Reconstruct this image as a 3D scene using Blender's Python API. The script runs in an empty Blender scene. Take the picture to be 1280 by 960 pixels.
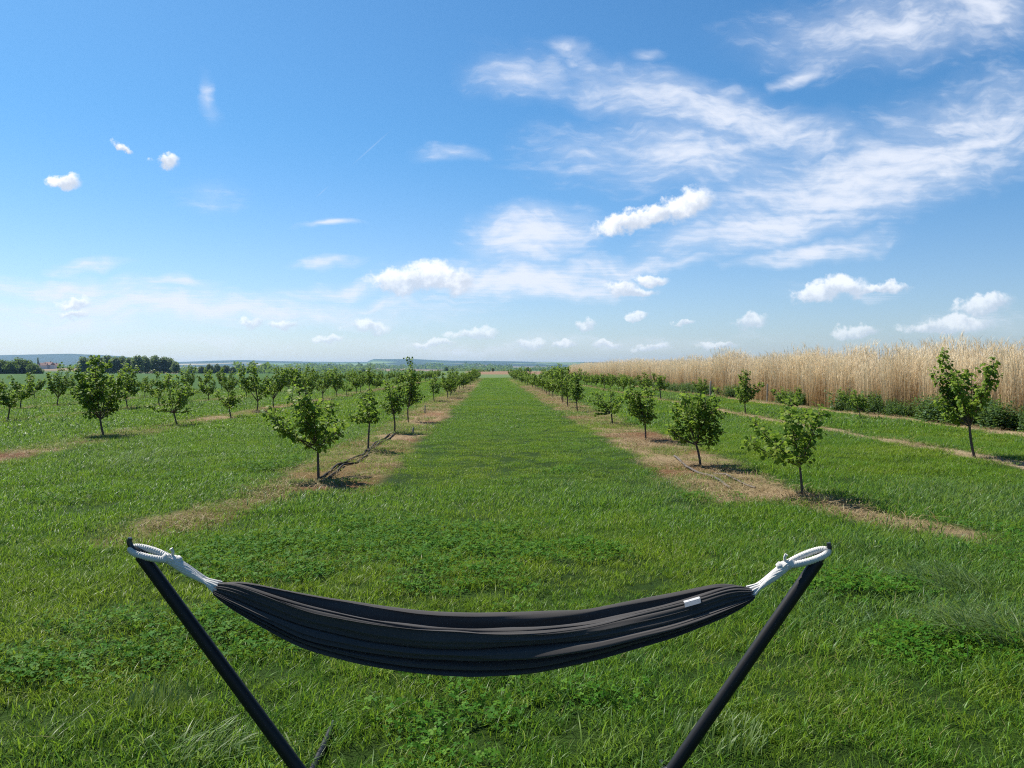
import bpy, math, random
import numpy as np
from mathutils import Vector, Matrix, Euler

R = math.radians
scene = bpy.context.scene
COL = scene.collection
F = 998.0                       # focal length in photo pixels (1280 wide)
CAM_H = 1.6
PITCH = math.atan(18 / F)
YAW = math.atan(25 / F)
SUN_EL, SUN_AZ = R(52), R(-46)  # azimuth from +Y, negative = to the left

# ------------------------------------------------------------------ camera
cam_d = bpy.data.cameras.new('camera')
cam = bpy.data.objects.new('camera', cam_d)
COL.objects.link(cam)
cam_d.sensor_width = 36
cam_d.lens = 36 * F / 1280
cam_d.clip_start = 0.05
cam_d.clip_end = 40000
cam.location = (0, 0, CAM_H)
cam.rotation_euler = (R(90) - PITCH, 0, -YAW)
scene.camera = cam
CR = Euler((R(90) - PITCH, 0, -YAW)).to_matrix()


def ray(px, py):
    return CR @ Vector((px - 640, 480 - py, -F))


def ground(px, py, z=0.0):
    d = ray(px, py)
    k = (z - CAM_H) / d.z
    return Vector((0, 0, CAM_H)) + d * k


def at(px, py, y):
    """point on the viewing line at forward distance y"""
    d = ray(px, py)
    return Vector((0, 0, CAM_H)) + d * (y / d.y)


# ------------------------------------------------------------------ numpy noise
def _hash(ix, iy, seed):
    h = (ix.astype(np.int64) * 374761393 + iy.astype(np.int64) * 668265263 + seed * 144665) & 0x7fffffff
    h = ((h ^ (h >> 13)) * 1274126177) & 0x7fffffff
    h = (h ^ (h >> 16)) & 0xffffff
    return h / float(0xffffff)


def vnoise(x, y, seed=0):
    x = np.asarray(x, float); y = np.asarray(y, float)
    ix = np.floor(x); iy = np.floor(y)
    fx = x - ix; fy = y - iy
    fx = fx * fx * (3 - 2 * fx); fy = fy * fy * (3 - 2 * fy)
    a = _hash(ix, iy, seed); b = _hash(ix + 1, iy, seed)
    c = _hash(ix, iy + 1, seed); d = _hash(ix + 1, iy + 1, seed)
    return (a + (b - a) * fx) * (1 - fy) + (c + (d - c) * fx) * fy


def fbm(x, y, seed=0, octv=4):
    s = 0.0; a = 0.5; t = 0.0
    x = np.asarray(x, float); y = np.asarray(y, float)
    for k in range(octv):
        s = s + a * vnoise(x * 2 ** k + 17.3 * k, y * 2 ** k - 9.1 * k, seed + k)
        t += a; a *= 0.5
    return s / t


def sstep(a, b, x):
    t = np.clip((np.asarray(x, float) - a) / (b - a), 0, 1)
    return t * t * (3 - 2 * t)


# ------------------------------------------------------------------ object helpers
def tag(o, label=None, cat=None, group=None, kind=None):
    if label: o['label'] = label
    if cat: o['category'] = cat
    if group: o['group'] = group
    if kind: o['kind'] = kind
    return o


def empty(name, loc=(0, 0, 0), rz=0.0):
    o = bpy.data.objects.new(name, None)
    o.empty_display_size = 0.2
    o.location = loc
    o.rotation_euler = (0, 0, rz)
    COL.objects.link(o)
    return o


def link(name, me, mat=None, parent=None, loc=None):
    o = bpy.data.objects.new(name, me)
    COL.objects.link(o)
    if mat is not None and not me.materials:
        me.materials.append(mat)
    if parent is not None:
        o.parent = parent
    if loc is not None:
        o.location = loc
    return o


def mesh_np(name, verts, quads=None, tris=None, attrs=None, smooth=False, fattrs=None):
    verts = np.asarray(verts, np.float32).reshape(-1, 3)
    me = bpy.data.meshes.new(name)
    loops, starts, totals = [], [], []
    off = 0
    if quads is not None and len(quads):
        q = np.asarray(quads, np.int32).reshape(-1, 4)
        loops.append(q.ravel()); starts.append(off + 4 * np.arange(len(q))); totals.append(np.full(len(q), 4))
        off += q.size
    if tris is not None and len(tris):
        t = np.asarray(tris, np.int32).reshape(-1, 3)
        loops.append(t.ravel()); starts.append(off + 3 * np.arange(len(t))); totals.append(np.full(len(t), 3))
        off += t.size
    me.vertices.add(len(verts)); me.vertices.foreach_set('co', verts.ravel())
    if loops:
        L = np.concatenate(loops).astype(np.int32)
        S = np.concatenate(starts).astype(np.int32)
        me.loops.add(len(L)); me.loops.foreach_set('vertex_index', L)
        me.polygons.add(len(S)); me.polygons.foreach_set('loop_start', S)
        try:
            me.polygons.foreach_set('loop_total', np.concatenate(totals).astype(np.int32))
        except Exception:
            pass
    for k, v in (attrs or {}).items():
        v = np.asarray(v, np.float32)
        if v.ndim == 1:
            a = me.attributes.new(k, 'FLOAT', 'POINT'); a.data.foreach_set('value', v)
        else:
            if v.shape[1] == 3:
                v = np.concatenate([v, np.ones((len(v), 1), np.float32)], 1)
            a = me.attributes.new(k, 'FLOAT_COLOR', 'POINT'); a.data.foreach_set('color', v.astype(np.float32).ravel())
    me.update(calc_edges=True)
    me.validate()
    if smooth and len(me.polygons):
        me.polygons.foreach_set('use_smooth', np.ones(len(me.polygons), bool))
    return me


class MB:
    """collects tubes, boxes and free polygons into one mesh"""
    def __init__(s):
        s.v, s.f, s.a = [], [], []

    def add(s, vs, fs, a=0.0):
        o = len(s.v)
        s.v += [tuple(v) for v in vs]
        s.a += [a] * len(vs)
        s.f += [tuple(i + o for i in f) for f in fs]

    def tube(s, pts, rad, n=8, cap=True, closed=False, a=0.0):
        pts = [Vector(p) for p in pts]
        m = len(pts)
        rad = rad if hasattr(rad, '__len__') else [rad] * m
        vs, fs = [], []
        ref = None
        for i in range(m):
            if closed:
                t = (pts[(i + 1) % m] - pts[i - 1])
            else:
                t = (pts[min(i + 1, m - 1)] - pts[max(i - 1, 0)])
            t.normalize()
            if ref is None:
                ref = Vector((0, 0, 1)) if abs(t.z) < 0.9 else Vector((1, 0, 0))
            x = (ref - t * ref.dot(t)).normalized()
            y = t.cross(x)
            ref = x
            for k in range(n):
                an = 2 * math.pi * k / n
                vs.append(pts[i] + (x * math.cos(an) + y * math.sin(an)) * rad[i])
        rng = m if closed else m - 1
        for i in range(rng):
            j = (i + 1) % m
            for k in range(n):
                fs.append((i * n + k, i * n + (k + 1) % n, j * n + (k + 1) % n, j * n + k))
        if cap and not closed:
            fs.append(tuple(range(n - 1, -1, -1)))
            fs.append(tuple((m - 1) * n + k for k in range(n)))
        s.add(vs, fs, a)

    def box(s, c, size, rz=0.0, a=0.0):
        c = Vector(c); M = Matrix.Rotation(rz, 3, 'Z')
        h = Vector(size) / 2
        vs = [c + M @ Vector((sx * h.x, sy * h.y, sz * h.z)) for sz in (-1, 1) for sy in (-1, 1) for sx in (-1, 1)]
        s.add(vs, [(0, 2, 3, 1), (4, 5, 7, 6), (0, 1, 5, 4), (2, 6, 7, 3), (0, 4, 6, 2), (1, 3, 7, 5)], a)

    def build(s, name, mat=None, parent=None, loc=None, smooth=True):
        me = bpy.data.meshes.new(name)
        me.from_pydata(s.v, [], s.f)
        a = me.attributes.new('rnd', 'FLOAT', 'POINT'); a.data.foreach_set('value', np.asarray(s.a, np.float32))
        me.update()
        if smooth:
            me.polygons.foreach_set('use_smooth', np.ones(len(me.polygons), bool))
            try:
                me.set_sharp_from_angle(angle=R(50))
            except Exception:
                pass
        return link(name, me, mat, parent, loc)


# ------------------------------------------------------------------ node DSL
class NT:
    def __init__(s, tree):
        s.t = tree; s.n = tree.nodes; s.l = tree.links
        s.n.clear()

    def node(s, typ, ins=None, **props):
        nd = s.n.new(typ)
        for k, v in props.items():
            setattr(nd, k, v)
        for k, v in (ins or {}).items():
            s.set(nd.inputs[k], v)
        return nd

    def set(s, sock, v):
        if isinstance(v, bpy.types.NodeSocket):
            s.l.new(v, sock)
        else:
            sock.default_value = v

    def m(s, op, a, b=None, c=None, clamp=False):
        nd = s.n.new('ShaderNodeMath'); nd.operation = op; nd.use_clamp = clamp
        for i, v in enumerate((a, b, c)):
            if v is not None:
                s.set(nd.inputs[i], v)
        return nd.outputs[0]

    def vm(s, op, a, b=None, out=0, scale=None):
        nd = s.n.new('ShaderNodeVectorMath'); nd.operation = op
        s.set(nd.inputs[0], a)
        if b is not None: s.set(nd.inputs[1], b)
        if scale is not None: s.set(nd.inputs[3], scale)
        return nd.outputs[out]

    def mix(s, fac, a, b, typ='RGBA', blend='MIX'):
        nd = s.n.new('ShaderNodeMix'); nd.data_type = typ
        if typ == 'RGBA': nd.blend_type = blend
        ia, ib, o = {'RGBA': (6, 7, 2), 'FLOAT': (2, 3, 0), 'VECTOR': (4, 5, 1)}[typ]
        s.set(nd.inputs[0], fac)
        for i, v in ((ia, a), (ib, b)):
            if typ == 'RGBA' and isinstance(v, tuple) and len(v) == 3: v = v + (1,)
            s.set(nd.inputs[i], v)
        return nd.outputs[o]

    def noise(s, vec, scale, detail=3, rough=0.55, out=0, dist=0.0):
        nd = s.n.new('ShaderNodeTexNoise')
        if vec is not None: s.set(nd.inputs['Vector'], vec)
        nd.inputs['Scale'].default_value = scale
        nd.inputs['Detail'].default_value = detail
        nd.inputs['Roughness'].default_value = rough
        nd.inputs['Distortion'].default_value = dist
        return nd.outputs[out]

    def ss(s, v, a, b, lo=0.0, hi=1.0):
        nd = s.n.new('ShaderNodeMapRange'); nd.interpolation_type = 'SMOOTHSTEP'
        s.set(nd.inputs[0], v); nd.inputs[1].default_value = a; nd.inputs[2].default_value = b
        nd.inputs[3].default_value = lo; nd.inputs[4].default_value = hi
        return nd.outputs[0]

    def attr(s, name, out='Fac', typ='GEOMETRY'):
        nd = s.n.new('ShaderNodeAttribute'); nd.attribute_name = name; nd.attribute_type = typ
        return nd.outputs[out]

    def pos(s):
        return s.n.new('ShaderNodeNewGeometry').outputs['Position']


def new_mat(name):
    m = bpy.data.materials.new(name); m.use_nodes = True
    return m, NT(m.node_tree)


def finish(t, shader):
    o = t.n.new('ShaderNodeOutputMaterial'); t.l.new(shader, o.inputs['Surface'])


def principled(t, col, rough=0.6, spec=0.4, normal=None, **kw):
    nd = t.n.new('ShaderNodeBsdfPrincipled')
    if isinstance(col, tuple) and len(col) == 3: col = col + (1,)
    t.set(nd.inputs['Base Color'], col)
    t.set(nd.inputs['Roughness'], rough)
    t.set(nd.inputs['Specular IOR Level'], spec)
    if normal is not None: t.set(nd.inputs['Normal'], normal)
    for k, v in kw.items(): t.set(nd.inputs[k], v)
    return nd.outputs[0]


def bump(t, h, strength=0.4, dist=0.01):
    nd = t.n.new('ShaderNodeBump'); t.set(nd.inputs['Height'], h)
    nd.inputs['Strength'].default_value = strength; nd.inputs['Distance'].default_value = dist
    return nd.outputs[0]


def simple_mat(name, a, b, scale=8.0, rough=0.7, spec=0.3, bstr=0.3, bdist=0.005, detail=4):
    m, t = new_mat(name)
    obj = t.n.new('ShaderNodeTexCoord').outputs['Object']
    n = t.noise(obj, scale, detail)
    finish(t, principled(t, t.mix(n, a, b), rough, spec, bump(t, n, bstr, bdist)))
    return m


def leaf_mat(name, dark, mid, light, trans=0.3, rough=0.42, spec=0.5, wscale=0.0, wcol=None, tcol=(0.22, 0.34, 0.04)):
    """thin leaf: pigment by per-leaf random number, light comes through it"""
    m, t = new_mat(name)
    r = t.attr('rnd')
    c = t.mix(t.ss(r, 0.0, 0.6), dark, mid)
    c = t.mix(t.ss(r, 0.62, 1.0), c, light)
    if wcol is not None:
        n = t.noise(t.pos(), wscale, 2)
        c = t.mix(t.ss(n, 0.42, 0.62), c, wcol)
    p = principled(t, c, rough, spec)
    tr = t.n.new('ShaderNodeBsdfTranslucent')
    t.set(tr.inputs[0], t.mix(0.6, c, tcol))
    mx = t.n.new('ShaderNodeMixShader'); mx.inputs[0].default_value = trans
    t.l.new(p, mx.inputs[1]); t.l.new(tr.outputs[0], mx.inputs[2])
    finish(t, mx.outputs[0])
    return m


# ------------------------------------------------------------------ world: sky and clouds
world = bpy.data.worlds.new('World'); scene.world = world
world.use_nodes = True
w = NT(world.node_tree)
sky = w.node('ShaderNodeTexSky', sky_type='NISHITA', sun_disc=False, sun_elevation=SUN_EL, sun_rotation=SUN_AZ,
             altitude=0.0, air_density=1.0, dust_density=0.6, ozone_density=2.2)
d = w.n.new('ShaderNodeTexCoord').outputs['Generated']
sep = w.n.new('ShaderNodeSeparateXYZ'); w.l.new(d, sep.inputs[0])
dy = w.m('MAXIMUM', w.m('ABSOLUTE', sep.outputs[1]), 0.08)
dz = w.m('MAXIMUM', sep.outputs[2], 0.012)
cmb = w.n.new('ShaderNodeCombineXYZ')
w.l.new(w.m('DIVIDE', sep.outputs[0], dy), cmb.inputs[0])
w.l.new(w.m('DIVIDE', sep.outputs[2], dy), cmb.inputs[1])
P0 = cmb.outputs[0]            # direction on a unit screen ahead (far away): u right, v up
cm2 = w.n.new('ShaderNodeCombineXYZ')
w.l.new(w.m('DIVIDE', sep.outputs[0], dz), cm2.inputs[0])
w.l.new(w.m('DIVIDE', sep.outputs[1], dz), cm2.inputs[1])
PL = cm2.outputs[0]            # the cloud layer overhead

# --- thin sheets
wn = w.noise(P0, 5.0, 4, 0.6, out=1)
Ps = w.vm('ADD', P0, w.vm('SCALE', w.vm('SUBTRACT', wn, (0.5, 0.5, 0.5)), scale=0.10))


def blob(P, px, py, rx, ry, rot):
    mp = w.n.new('ShaderNodeMapping'); mp.vector_type = 'TEXTURE'
    w.l.new(P, mp.inputs[0])
    mp.inputs['Location'].default_value = ((px - 615) / F, (462 - py) / F, 0)
    mp.inputs['Rotation'].default_value = (0, 0, R(rot))
    mp.inputs['Scale'].default_value = (rx / F, ry / F, 1e6)
    return mp.outputs[0]


SHEETS = [  # px, py, rx, ry, rotation, opacity
    (1090, 226, 330, 74, 13, 1.15), (1230, 165, 240, 96, 15, .9), (960, 282, 200, 42, 12, 1.1), (900, 142, 350, 58, -13, 1.0), (860, 195, 270, 80, -2, .8), (740, 190, 120, 50, 0, .6),
    (660, 100, 110, 40, -5, .75), (1130, 35, 280, 72, 3, .85), (1240, 18, 110, 50, 0, .95), (1000, 84, 55, 17, 22, .9),
    (1015, 314, 145, 20, 11, 1.15), (665, 296, 120, 46, 4, 1.2), (655, 347, 200, 32, 0, 1.35), (770, 330, 150, 18, 0, .85), (560, 372, 120, 10, 0, .5),
    (250, 384, 430, 32, -2, 1.1), (90, 352, 200, 24, -4, .95), (110, 326, 80, 11, 0, .9), (230, 354, 76, 10, 0, .95), (415, 327, 65, 10, -3, .95),
    (420, 288, 56, 7, -3, .8), (268, 130, 15, 50, 12, .62), (565, 194, 66, 18, 0, .75), (705, 62, 40, 24, 0, .8), (705, 80, 24, 14, 0, .6),
    (808, 67, 30, 14, 8, .7), (735, 214, 70, 18, 6, .7), (440, 360, 150, 16, 3, .8), (480, 382, 200, 12, 0, .75), (100, 395, 260, 36, 0, .75),
    (270, 250, 60, 34, 0, .4), (830, 328, 100, 14, 0, .7), (640, 430, 520, 18, 0, .5), (200, 430, 350, 22, 0, .5), (1050, 360, 120, 20, 5, .45), (1230, 395, 120, 30, 0, .5),
]
acc = None
for (px, py, rx, ry, rot, op) in SHEETS:
    q = blob(Ps, px, py, rx, ry, rot)
    ln = w.vm('LENGTH', q, out=1)
    mm = w.m('MULTIPLY', w.m('SUBTRACT', 1.0, ln, clamp=True), op * 1.5)
    acc = mm if acc is None else w.m('MAXIMUM', acc, mm)
nl = w.noise(w.vm('MULTIPLY', PL, (1.0, 1.5, 1)), 2.6, 6, 0.6, dist=0.12)
mpr = w.n.new('ShaderNodeMapping'); mpr.inputs['Rotation'].default_value = (0, 0, R(-14)); mpr.inputs['Scale'].default_value = (9, 30, 1)
w.l.new(Ps, mpr.inputs[0])
nl2 = w.noise(mpr.outputs[0], 1.7, 6, 0.62, dist=0.2)
mpf = w.n.new('ShaderNodeMapping'); mpf.inputs['Rotation'].default_value = (0, 0, R(24)); mpf.inputs['Scale'].default_value = (34, 80, 1)
w.l.new(Ps, mpf.inputs[0])
nl3 = w.noise(mpf.outputs[0], 1.0, 3, 0.5)
tex = w.m('ADD', w.m('MULTIPLY', nl, 0.50), w.m('ADD', w.m('MULTIPLY', nl2, 0.52), w.m('MULTIPLY', nl3, 0.44)))
den = w.m('ADD', acc, w.m('MULTIPLY', w.m('SUBTRACT', tex, 0.73), 2.9))
sheet = w.m('MULTIPLY', w.ss(den, 0.0, 1.8), w.ss(acc, 0.0, 0.35))
sheet = w.m('MAXIMUM', sheet, w.m('MULTIPLY', w.ss(acc, 0.05, 1.1), w.ss(tex, .42, .85, .14, .58)))
sheet = w.m('MULTIPLY', sheet, w.ss(acc, 0.0, 1.1, 0.5, 0.92))

# --- cumulus
fb = w.n.new('ShaderNodeTexNoise')
w.l.new(P0, fb.inputs['Vector']); fb.inputs['Scale'].default_value = 38; fb.inputs['Detail'].default_value = 8
fb.inputs['Roughness'].default_value = 0.6
Pc = w.vm('ADD', P0, w.vm('SCALE', w.vm('SUBTRACT', fb.outputs[1], (0.5, 0.5, 0.5)), scale=0.034))
CUM = [
    (510, 351, 56, 19, 0), (545, 346, 46, 24, 0), (490, 350, 30, 17, 0), (572, 350, 28, 24, 0), (212, 207, 24, 15, 8), (90, 233, 27, 12, 6), (800, 273, 85, 17, 15),
    (858, 255, 48, 24, 20), (462, 408, 38, 12, 0), (594, 418, 40, 11, 5), (1030, 366, 50, 15, 8), (1060, 358, 44, 18, 0), (1100, 359, 55, 10, 0), (938, 400, 30, 13, 0),
    (1076, 413, 40, 12, 4), (1238, 380, 50, 17, 5), (1205, 404, 60, 14, 0), (1180, 409, 60, 9, 0), (775, 362, 32, 12, 0), (815, 351, 28, 11, 0), (790, 367, 42, 8, 0), (730, 403, 20, 9, 0),
    (797, 394, 17, 8, 0), (102, 381, 26, 9, 0), (98, 394, 28, 8, 0), (355, 408, 26, 8, 0), (317, 404, 18, 8, 0),
    (660, 431, 32, 10, 0), (412, 426, 26, 7, 0), (160, 188, 18, 8, -35), (540, 430, 40, 6, 0), (755, 430, 30, 6, 0), (705, 432, 24, 6, 0), (815, 432, 30, 7, 0), (856, 402, 18, 6, 0), (900, 432, 34, 7, 0),
]
acc = None; wy = None; ws = None
for (px, py, rx, ry, rot) in CUM:
    q = blob(Pc, px, py, rx, ry, rot)
    mm = w.m('SUBTRACT', 1.0, w.vm('LENGTH', q, out=1), clamp=True)
    sy = w.vm('DOT_PRODUCT', q, (-0.25, 1, 0), out=1)
    my = w.m('MULTIPLY', mm, sy)
    acc = mm if acc is None else w.m('MAXIMUM', acc, mm)
    wy = my if wy is None else w.m('ADD', wy, my)
    ws = mm if ws is None else w.m('ADD', ws, mm)
rel = w.m('DIVIDE', wy, w.m('MAXIMUM', ws, 0.02))
dc = w.m('ADD', acc, w.m('MULTIPLY', w.m('SUBTRACT', fb.outputs[0], 0.5), 1.25))
cum = w.m('MULTIPLY', w.ss(dc, 0.08, 0.55), w.ss(acc, 0.0, 0.12))
low = w.ss(sep.outputs[2], 0.0, 0.16, 0.48, 0.97)      # more air in front of the low ones
cum = w.m('MULTIPLY', cum, low)
lit = w.ss(w.m('ADD', rel, w.m('MULTIPLY', w.m('SUBTRACT', fb.outputs[0], 0.5), 3.0)), -0.55, 0.5)
CS = 1.0
ccol = w.mix(lit, (6.6, 7.3, 8.5, 1), (11.0, 11.2, 11.5, 1))
scol = (8.6, 9.1, 10.2, 1)
# contrail
q = blob(P0, 466, 187, 36, 1.3, 42)
ct = w.m('MULTIPLY', w.m('SUBTRACT', 1.0, w.vm('LENGTH', q, out=1), clamp=True), 0.16)
q = blob(P0, 405, 242, 12, 1.1, 42)
ct = w.m('MAXIMUM', ct, w.m('MULTIPLY', w.m('SUBTRACT', 1.0, w.vm('LENGTH', q, out=1), clamp=True), 0.14))
skyt = w.mix(w.ss(sep.outputs[2], 0.0, 0.30), (0.97, 1.09, 1.32, 1), (0.50, 0.97, 1.27, 1))
skyc = w.mix(1.0, sky.outputs[0], skyt, blend='MULTIPLY')
c = w.mix(sheet, skyc, scol)
c = w.mix(ct, c, scol)
c = w.mix(cum, c, ccol)
bg = w.node('ShaderNodeBackground', {'Color': c, 'Strength': 0.058})
wo = w.n.new('ShaderNodeOutputWorld'); w.l.new(bg.outputs[0], wo.inputs[0])

sun_d = bpy.data.lights.new('sun', 'SUN'); sun_d.energy = 5.0; sun_d.angle = R(0.53); sun_d.color = (1.0, 0.95, 0.87)
sun = bpy.data.objects.new('sun', sun_d); COL.objects.link(sun)
sdir = Vector((math.sin(SUN_AZ) * math.cos(SUN_EL), math.cos(SUN_AZ) * math.cos(SUN_EL), math.sin(SUN_EL)))
sun.rotation_euler = sdir.to_track_quat('Z', 'Y').to_euler()
sun.location = (-20, 20, 30)

vs = scene.view_settings
vs.view_transform = 'Standard'; vs.look = 'None'; vs.gamma = 1; vs.use_curve_mapping = False
vs.exposure = 0.80
scene.cycles.max_bounces = 6
scene.cycles.diffuse_bounces = 3
scene.cycles.transmission_bounces = 3
scene.cycles.volume_bounces = 0
scene.cycles.filter_width = 1.15
scene.cycles.use_denoising = False
try:
    scene.cycles.denoiser = 'OPENIMAGEDENOISE'
    scene.cycles.denoising_input_passes = 'RGB_ALBEDO_NORMAL'
    scene.cycles.denoising_prefilter = 'ACCURATE'
except Exception:
    pass
scene.cycles.caustics_reflective = False
scene.cycles.caustics_refractive = False

# ------------------------------------------------------------------ lie of the land
RIDGE_U = np.array([-3, -1.2, -.62, -.52, -.46, -.39, -.315, -.24, -.155, -.149, -.10, -.055, 0.0, .05, .165, .225, .6, 3])
RIDGE_P = np.array([452, 450, 447.5, 445, 447, 453.5, 451, 452.5, 453, 449.3, 449, 451, 451.5, 452.5, 453, 454, 452, 452.0])


def height(x, y):
    x = np.asarray(x, float); y = np.asarray(y, float)
    dd = np.sqrt(x * x + y * y)
    u = x / np.maximum(np.abs(y), 0.3 * dd + 1e-6)
    fe = 330 + 420 * sstep(-0.26, -0.06, u)
    z = -5.0 * sstep(fe, fe + 450, dd)
    z = z + 18.0 * sstep(1500, 4200, dd)
    z = z + 8.5 * np.exp(-((u + .53) / .12) ** 2 - ((dd - 1250) / 330) ** 2)
    e = (462 - np.interp(u, RIDGE_U, RIDGE_P)) / F
    rg = e * 7000 + 1.6 - 13 + 7 * (fbm(x / 160, y / 160, 5, 4) - .5)
    z = z + rg * sstep(4300, 7000, dd) * (1 - .6 * sstep(7300, 9500, dd))
    near = 1 - sstep(60, 200, dd)
    z = z + near * (0.09 * (fbm(x / .9, y / .9, 21, 4) - .5) + 0.13 * (fbm(x / 9, y / 9, 23, 2) - .5) * sstep(6, 14, dd))
    return z


def H(x, y):
    return float(height(np.array([x]), np.array([y]))[0])


ROWS = [  # row line x, strip half width, start y, end y, weight
    (-2.35, .80, 10.6, 150, 1.0), (3.4, .80, 9.4, 150, 1.0), (-8.95, .62, 13, 136, .92), (-14.6, .55, 17, 123, .75),
    (-19.6, .5, 22, 112, .7), (-25.0, .5, 30, 58, .6), (8.95, .34, 6, 150, 1.0), (13.1, .48, 6, 150, 1.0)]


def strip_mask(x, y):
    """bare or dead ground under the tree rows, 0..1"""
    x = np.asarray(x, float); y = np.asarray(y, float)
    s = np.zeros_like(x)
    wob = (fbm(x * .9, y * .9, 31, 4) - .5)
    wob2 = (fbm(x * .25 + 40, y * .16, 37, 3) - .5)
    for (rx, hw, y0, y1, wt) in ROWS:
        dx = np.abs(x - rx - wob2 * .35) - wob * .5
        a = 1 - sstep(hw * .72, hw * 1.18, dx)
        a = a * sstep(y0 - .5, y0 + .5, y + wob * 1.6) * (1 - sstep(y1 - 3, y1 + 2, y))
        s = np.maximum(s, a * wt)
    # weedy tongues running on towards the hammock
    for (ax, ay, bx, by, hw, wt) in ((-2.7, 11.0, -3.5, 7.4, .36, .70), (3.7, 10.0, 4.5, 7.7, .46, .78), (-8.9, 14, -9.6, 9.5, .4, .4)):
        t = np.clip(((x - ax) * (bx - ax) + (y - ay) * (by - ay)) / ((bx - ax) ** 2 + (by - ay) ** 2), 0, 1)
        dx = np.hypot(x - ax - t * (bx - ax), y - ay - t * (by - ay)) - wob * .7
        s = np.maximum(s, wt * (1 - sstep(hw * .5, hw * 1.25, dx)))
    return np.clip(s, 0, 1)


def weeds(x, y):
    return sstep(.42, .62, fbm(np.asarray(x) * .55 + 9, np.asarray(y) * .33, 43, 4))


def tone_field(x, y):
    """0 yellowish, .5 plain, 1 bluish tall grass"""
    x = np.asarray(x, float); y = np.asarray(y, float)
    t = .42 + 1.35 * (fbm(x * .35, y * .30, 51, 4) - .5)
    lane = sstep(-1.5, -1.0, x) * (1 - sstep(2.2, 2.6, x))
    t = t + .10 * lane * np.cos(2 * np.pi * (x - .55) / 1.7)
    t = t + .30 * sstep(-9.6, -11, x) + .20 * sstep(4.6, 6, x) * (1 - sstep(12, 14, x)) * sstep(.4, .6, fbm(x * .4, y * .4, 57, 3))
    for (px, py, r, k) in ((175, 580, .9, .5), (150, 560, .8, .4), (1150, 700, .7, .4), (1230, 770, .5, .5), (1100, 690, .6, .35), (620, 940, .8, -.1),
                           (240, 640, .5, -.3), (60, 860, .7, -.15), (210, 890, .25, -.5)):
        g = ground(px, py)
        t = t + k * np.exp(-((x - g.x) ** 2 + (y - g.y) ** 2) / (r * r * (g.y / 6) ** 2))
    return np.clip(t, 0, 1)


CLOVER = [(430, 685, 1.5, .9), (520, 665, 1.1, .7), (300, 700, .8, .6), (175, 800, .95, .6), (60, 830, .7, .5), (330, 720, .7, .5), (1205, 812, .48, .32), (1110, 738, .6, .4), (700, 690, .7, .5), (330, 690, 1.0, .5)]


def clover_field(x, y):
    x = np.asarray(x, float); y = np.asarray(y, float)
    nz = fbm(x * 1.3, y * 1.3, 61, 3) - .5
    c = np.zeros_like(x)
    for (px, py, a, b) in CLOVER:
        g = ground(px, py)
        c = np.maximum(c, 1 - sstep(.55, 1.1, np.sqrt(((x - g.x) / a) ** 2 + ((y - g.y) / b) ** 2) - nz * 1.2))
    return np.maximum(c, .4 * sstep(.62, .74, fbm(x * .8 + 3, y * .8, 67, 3)))


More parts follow.
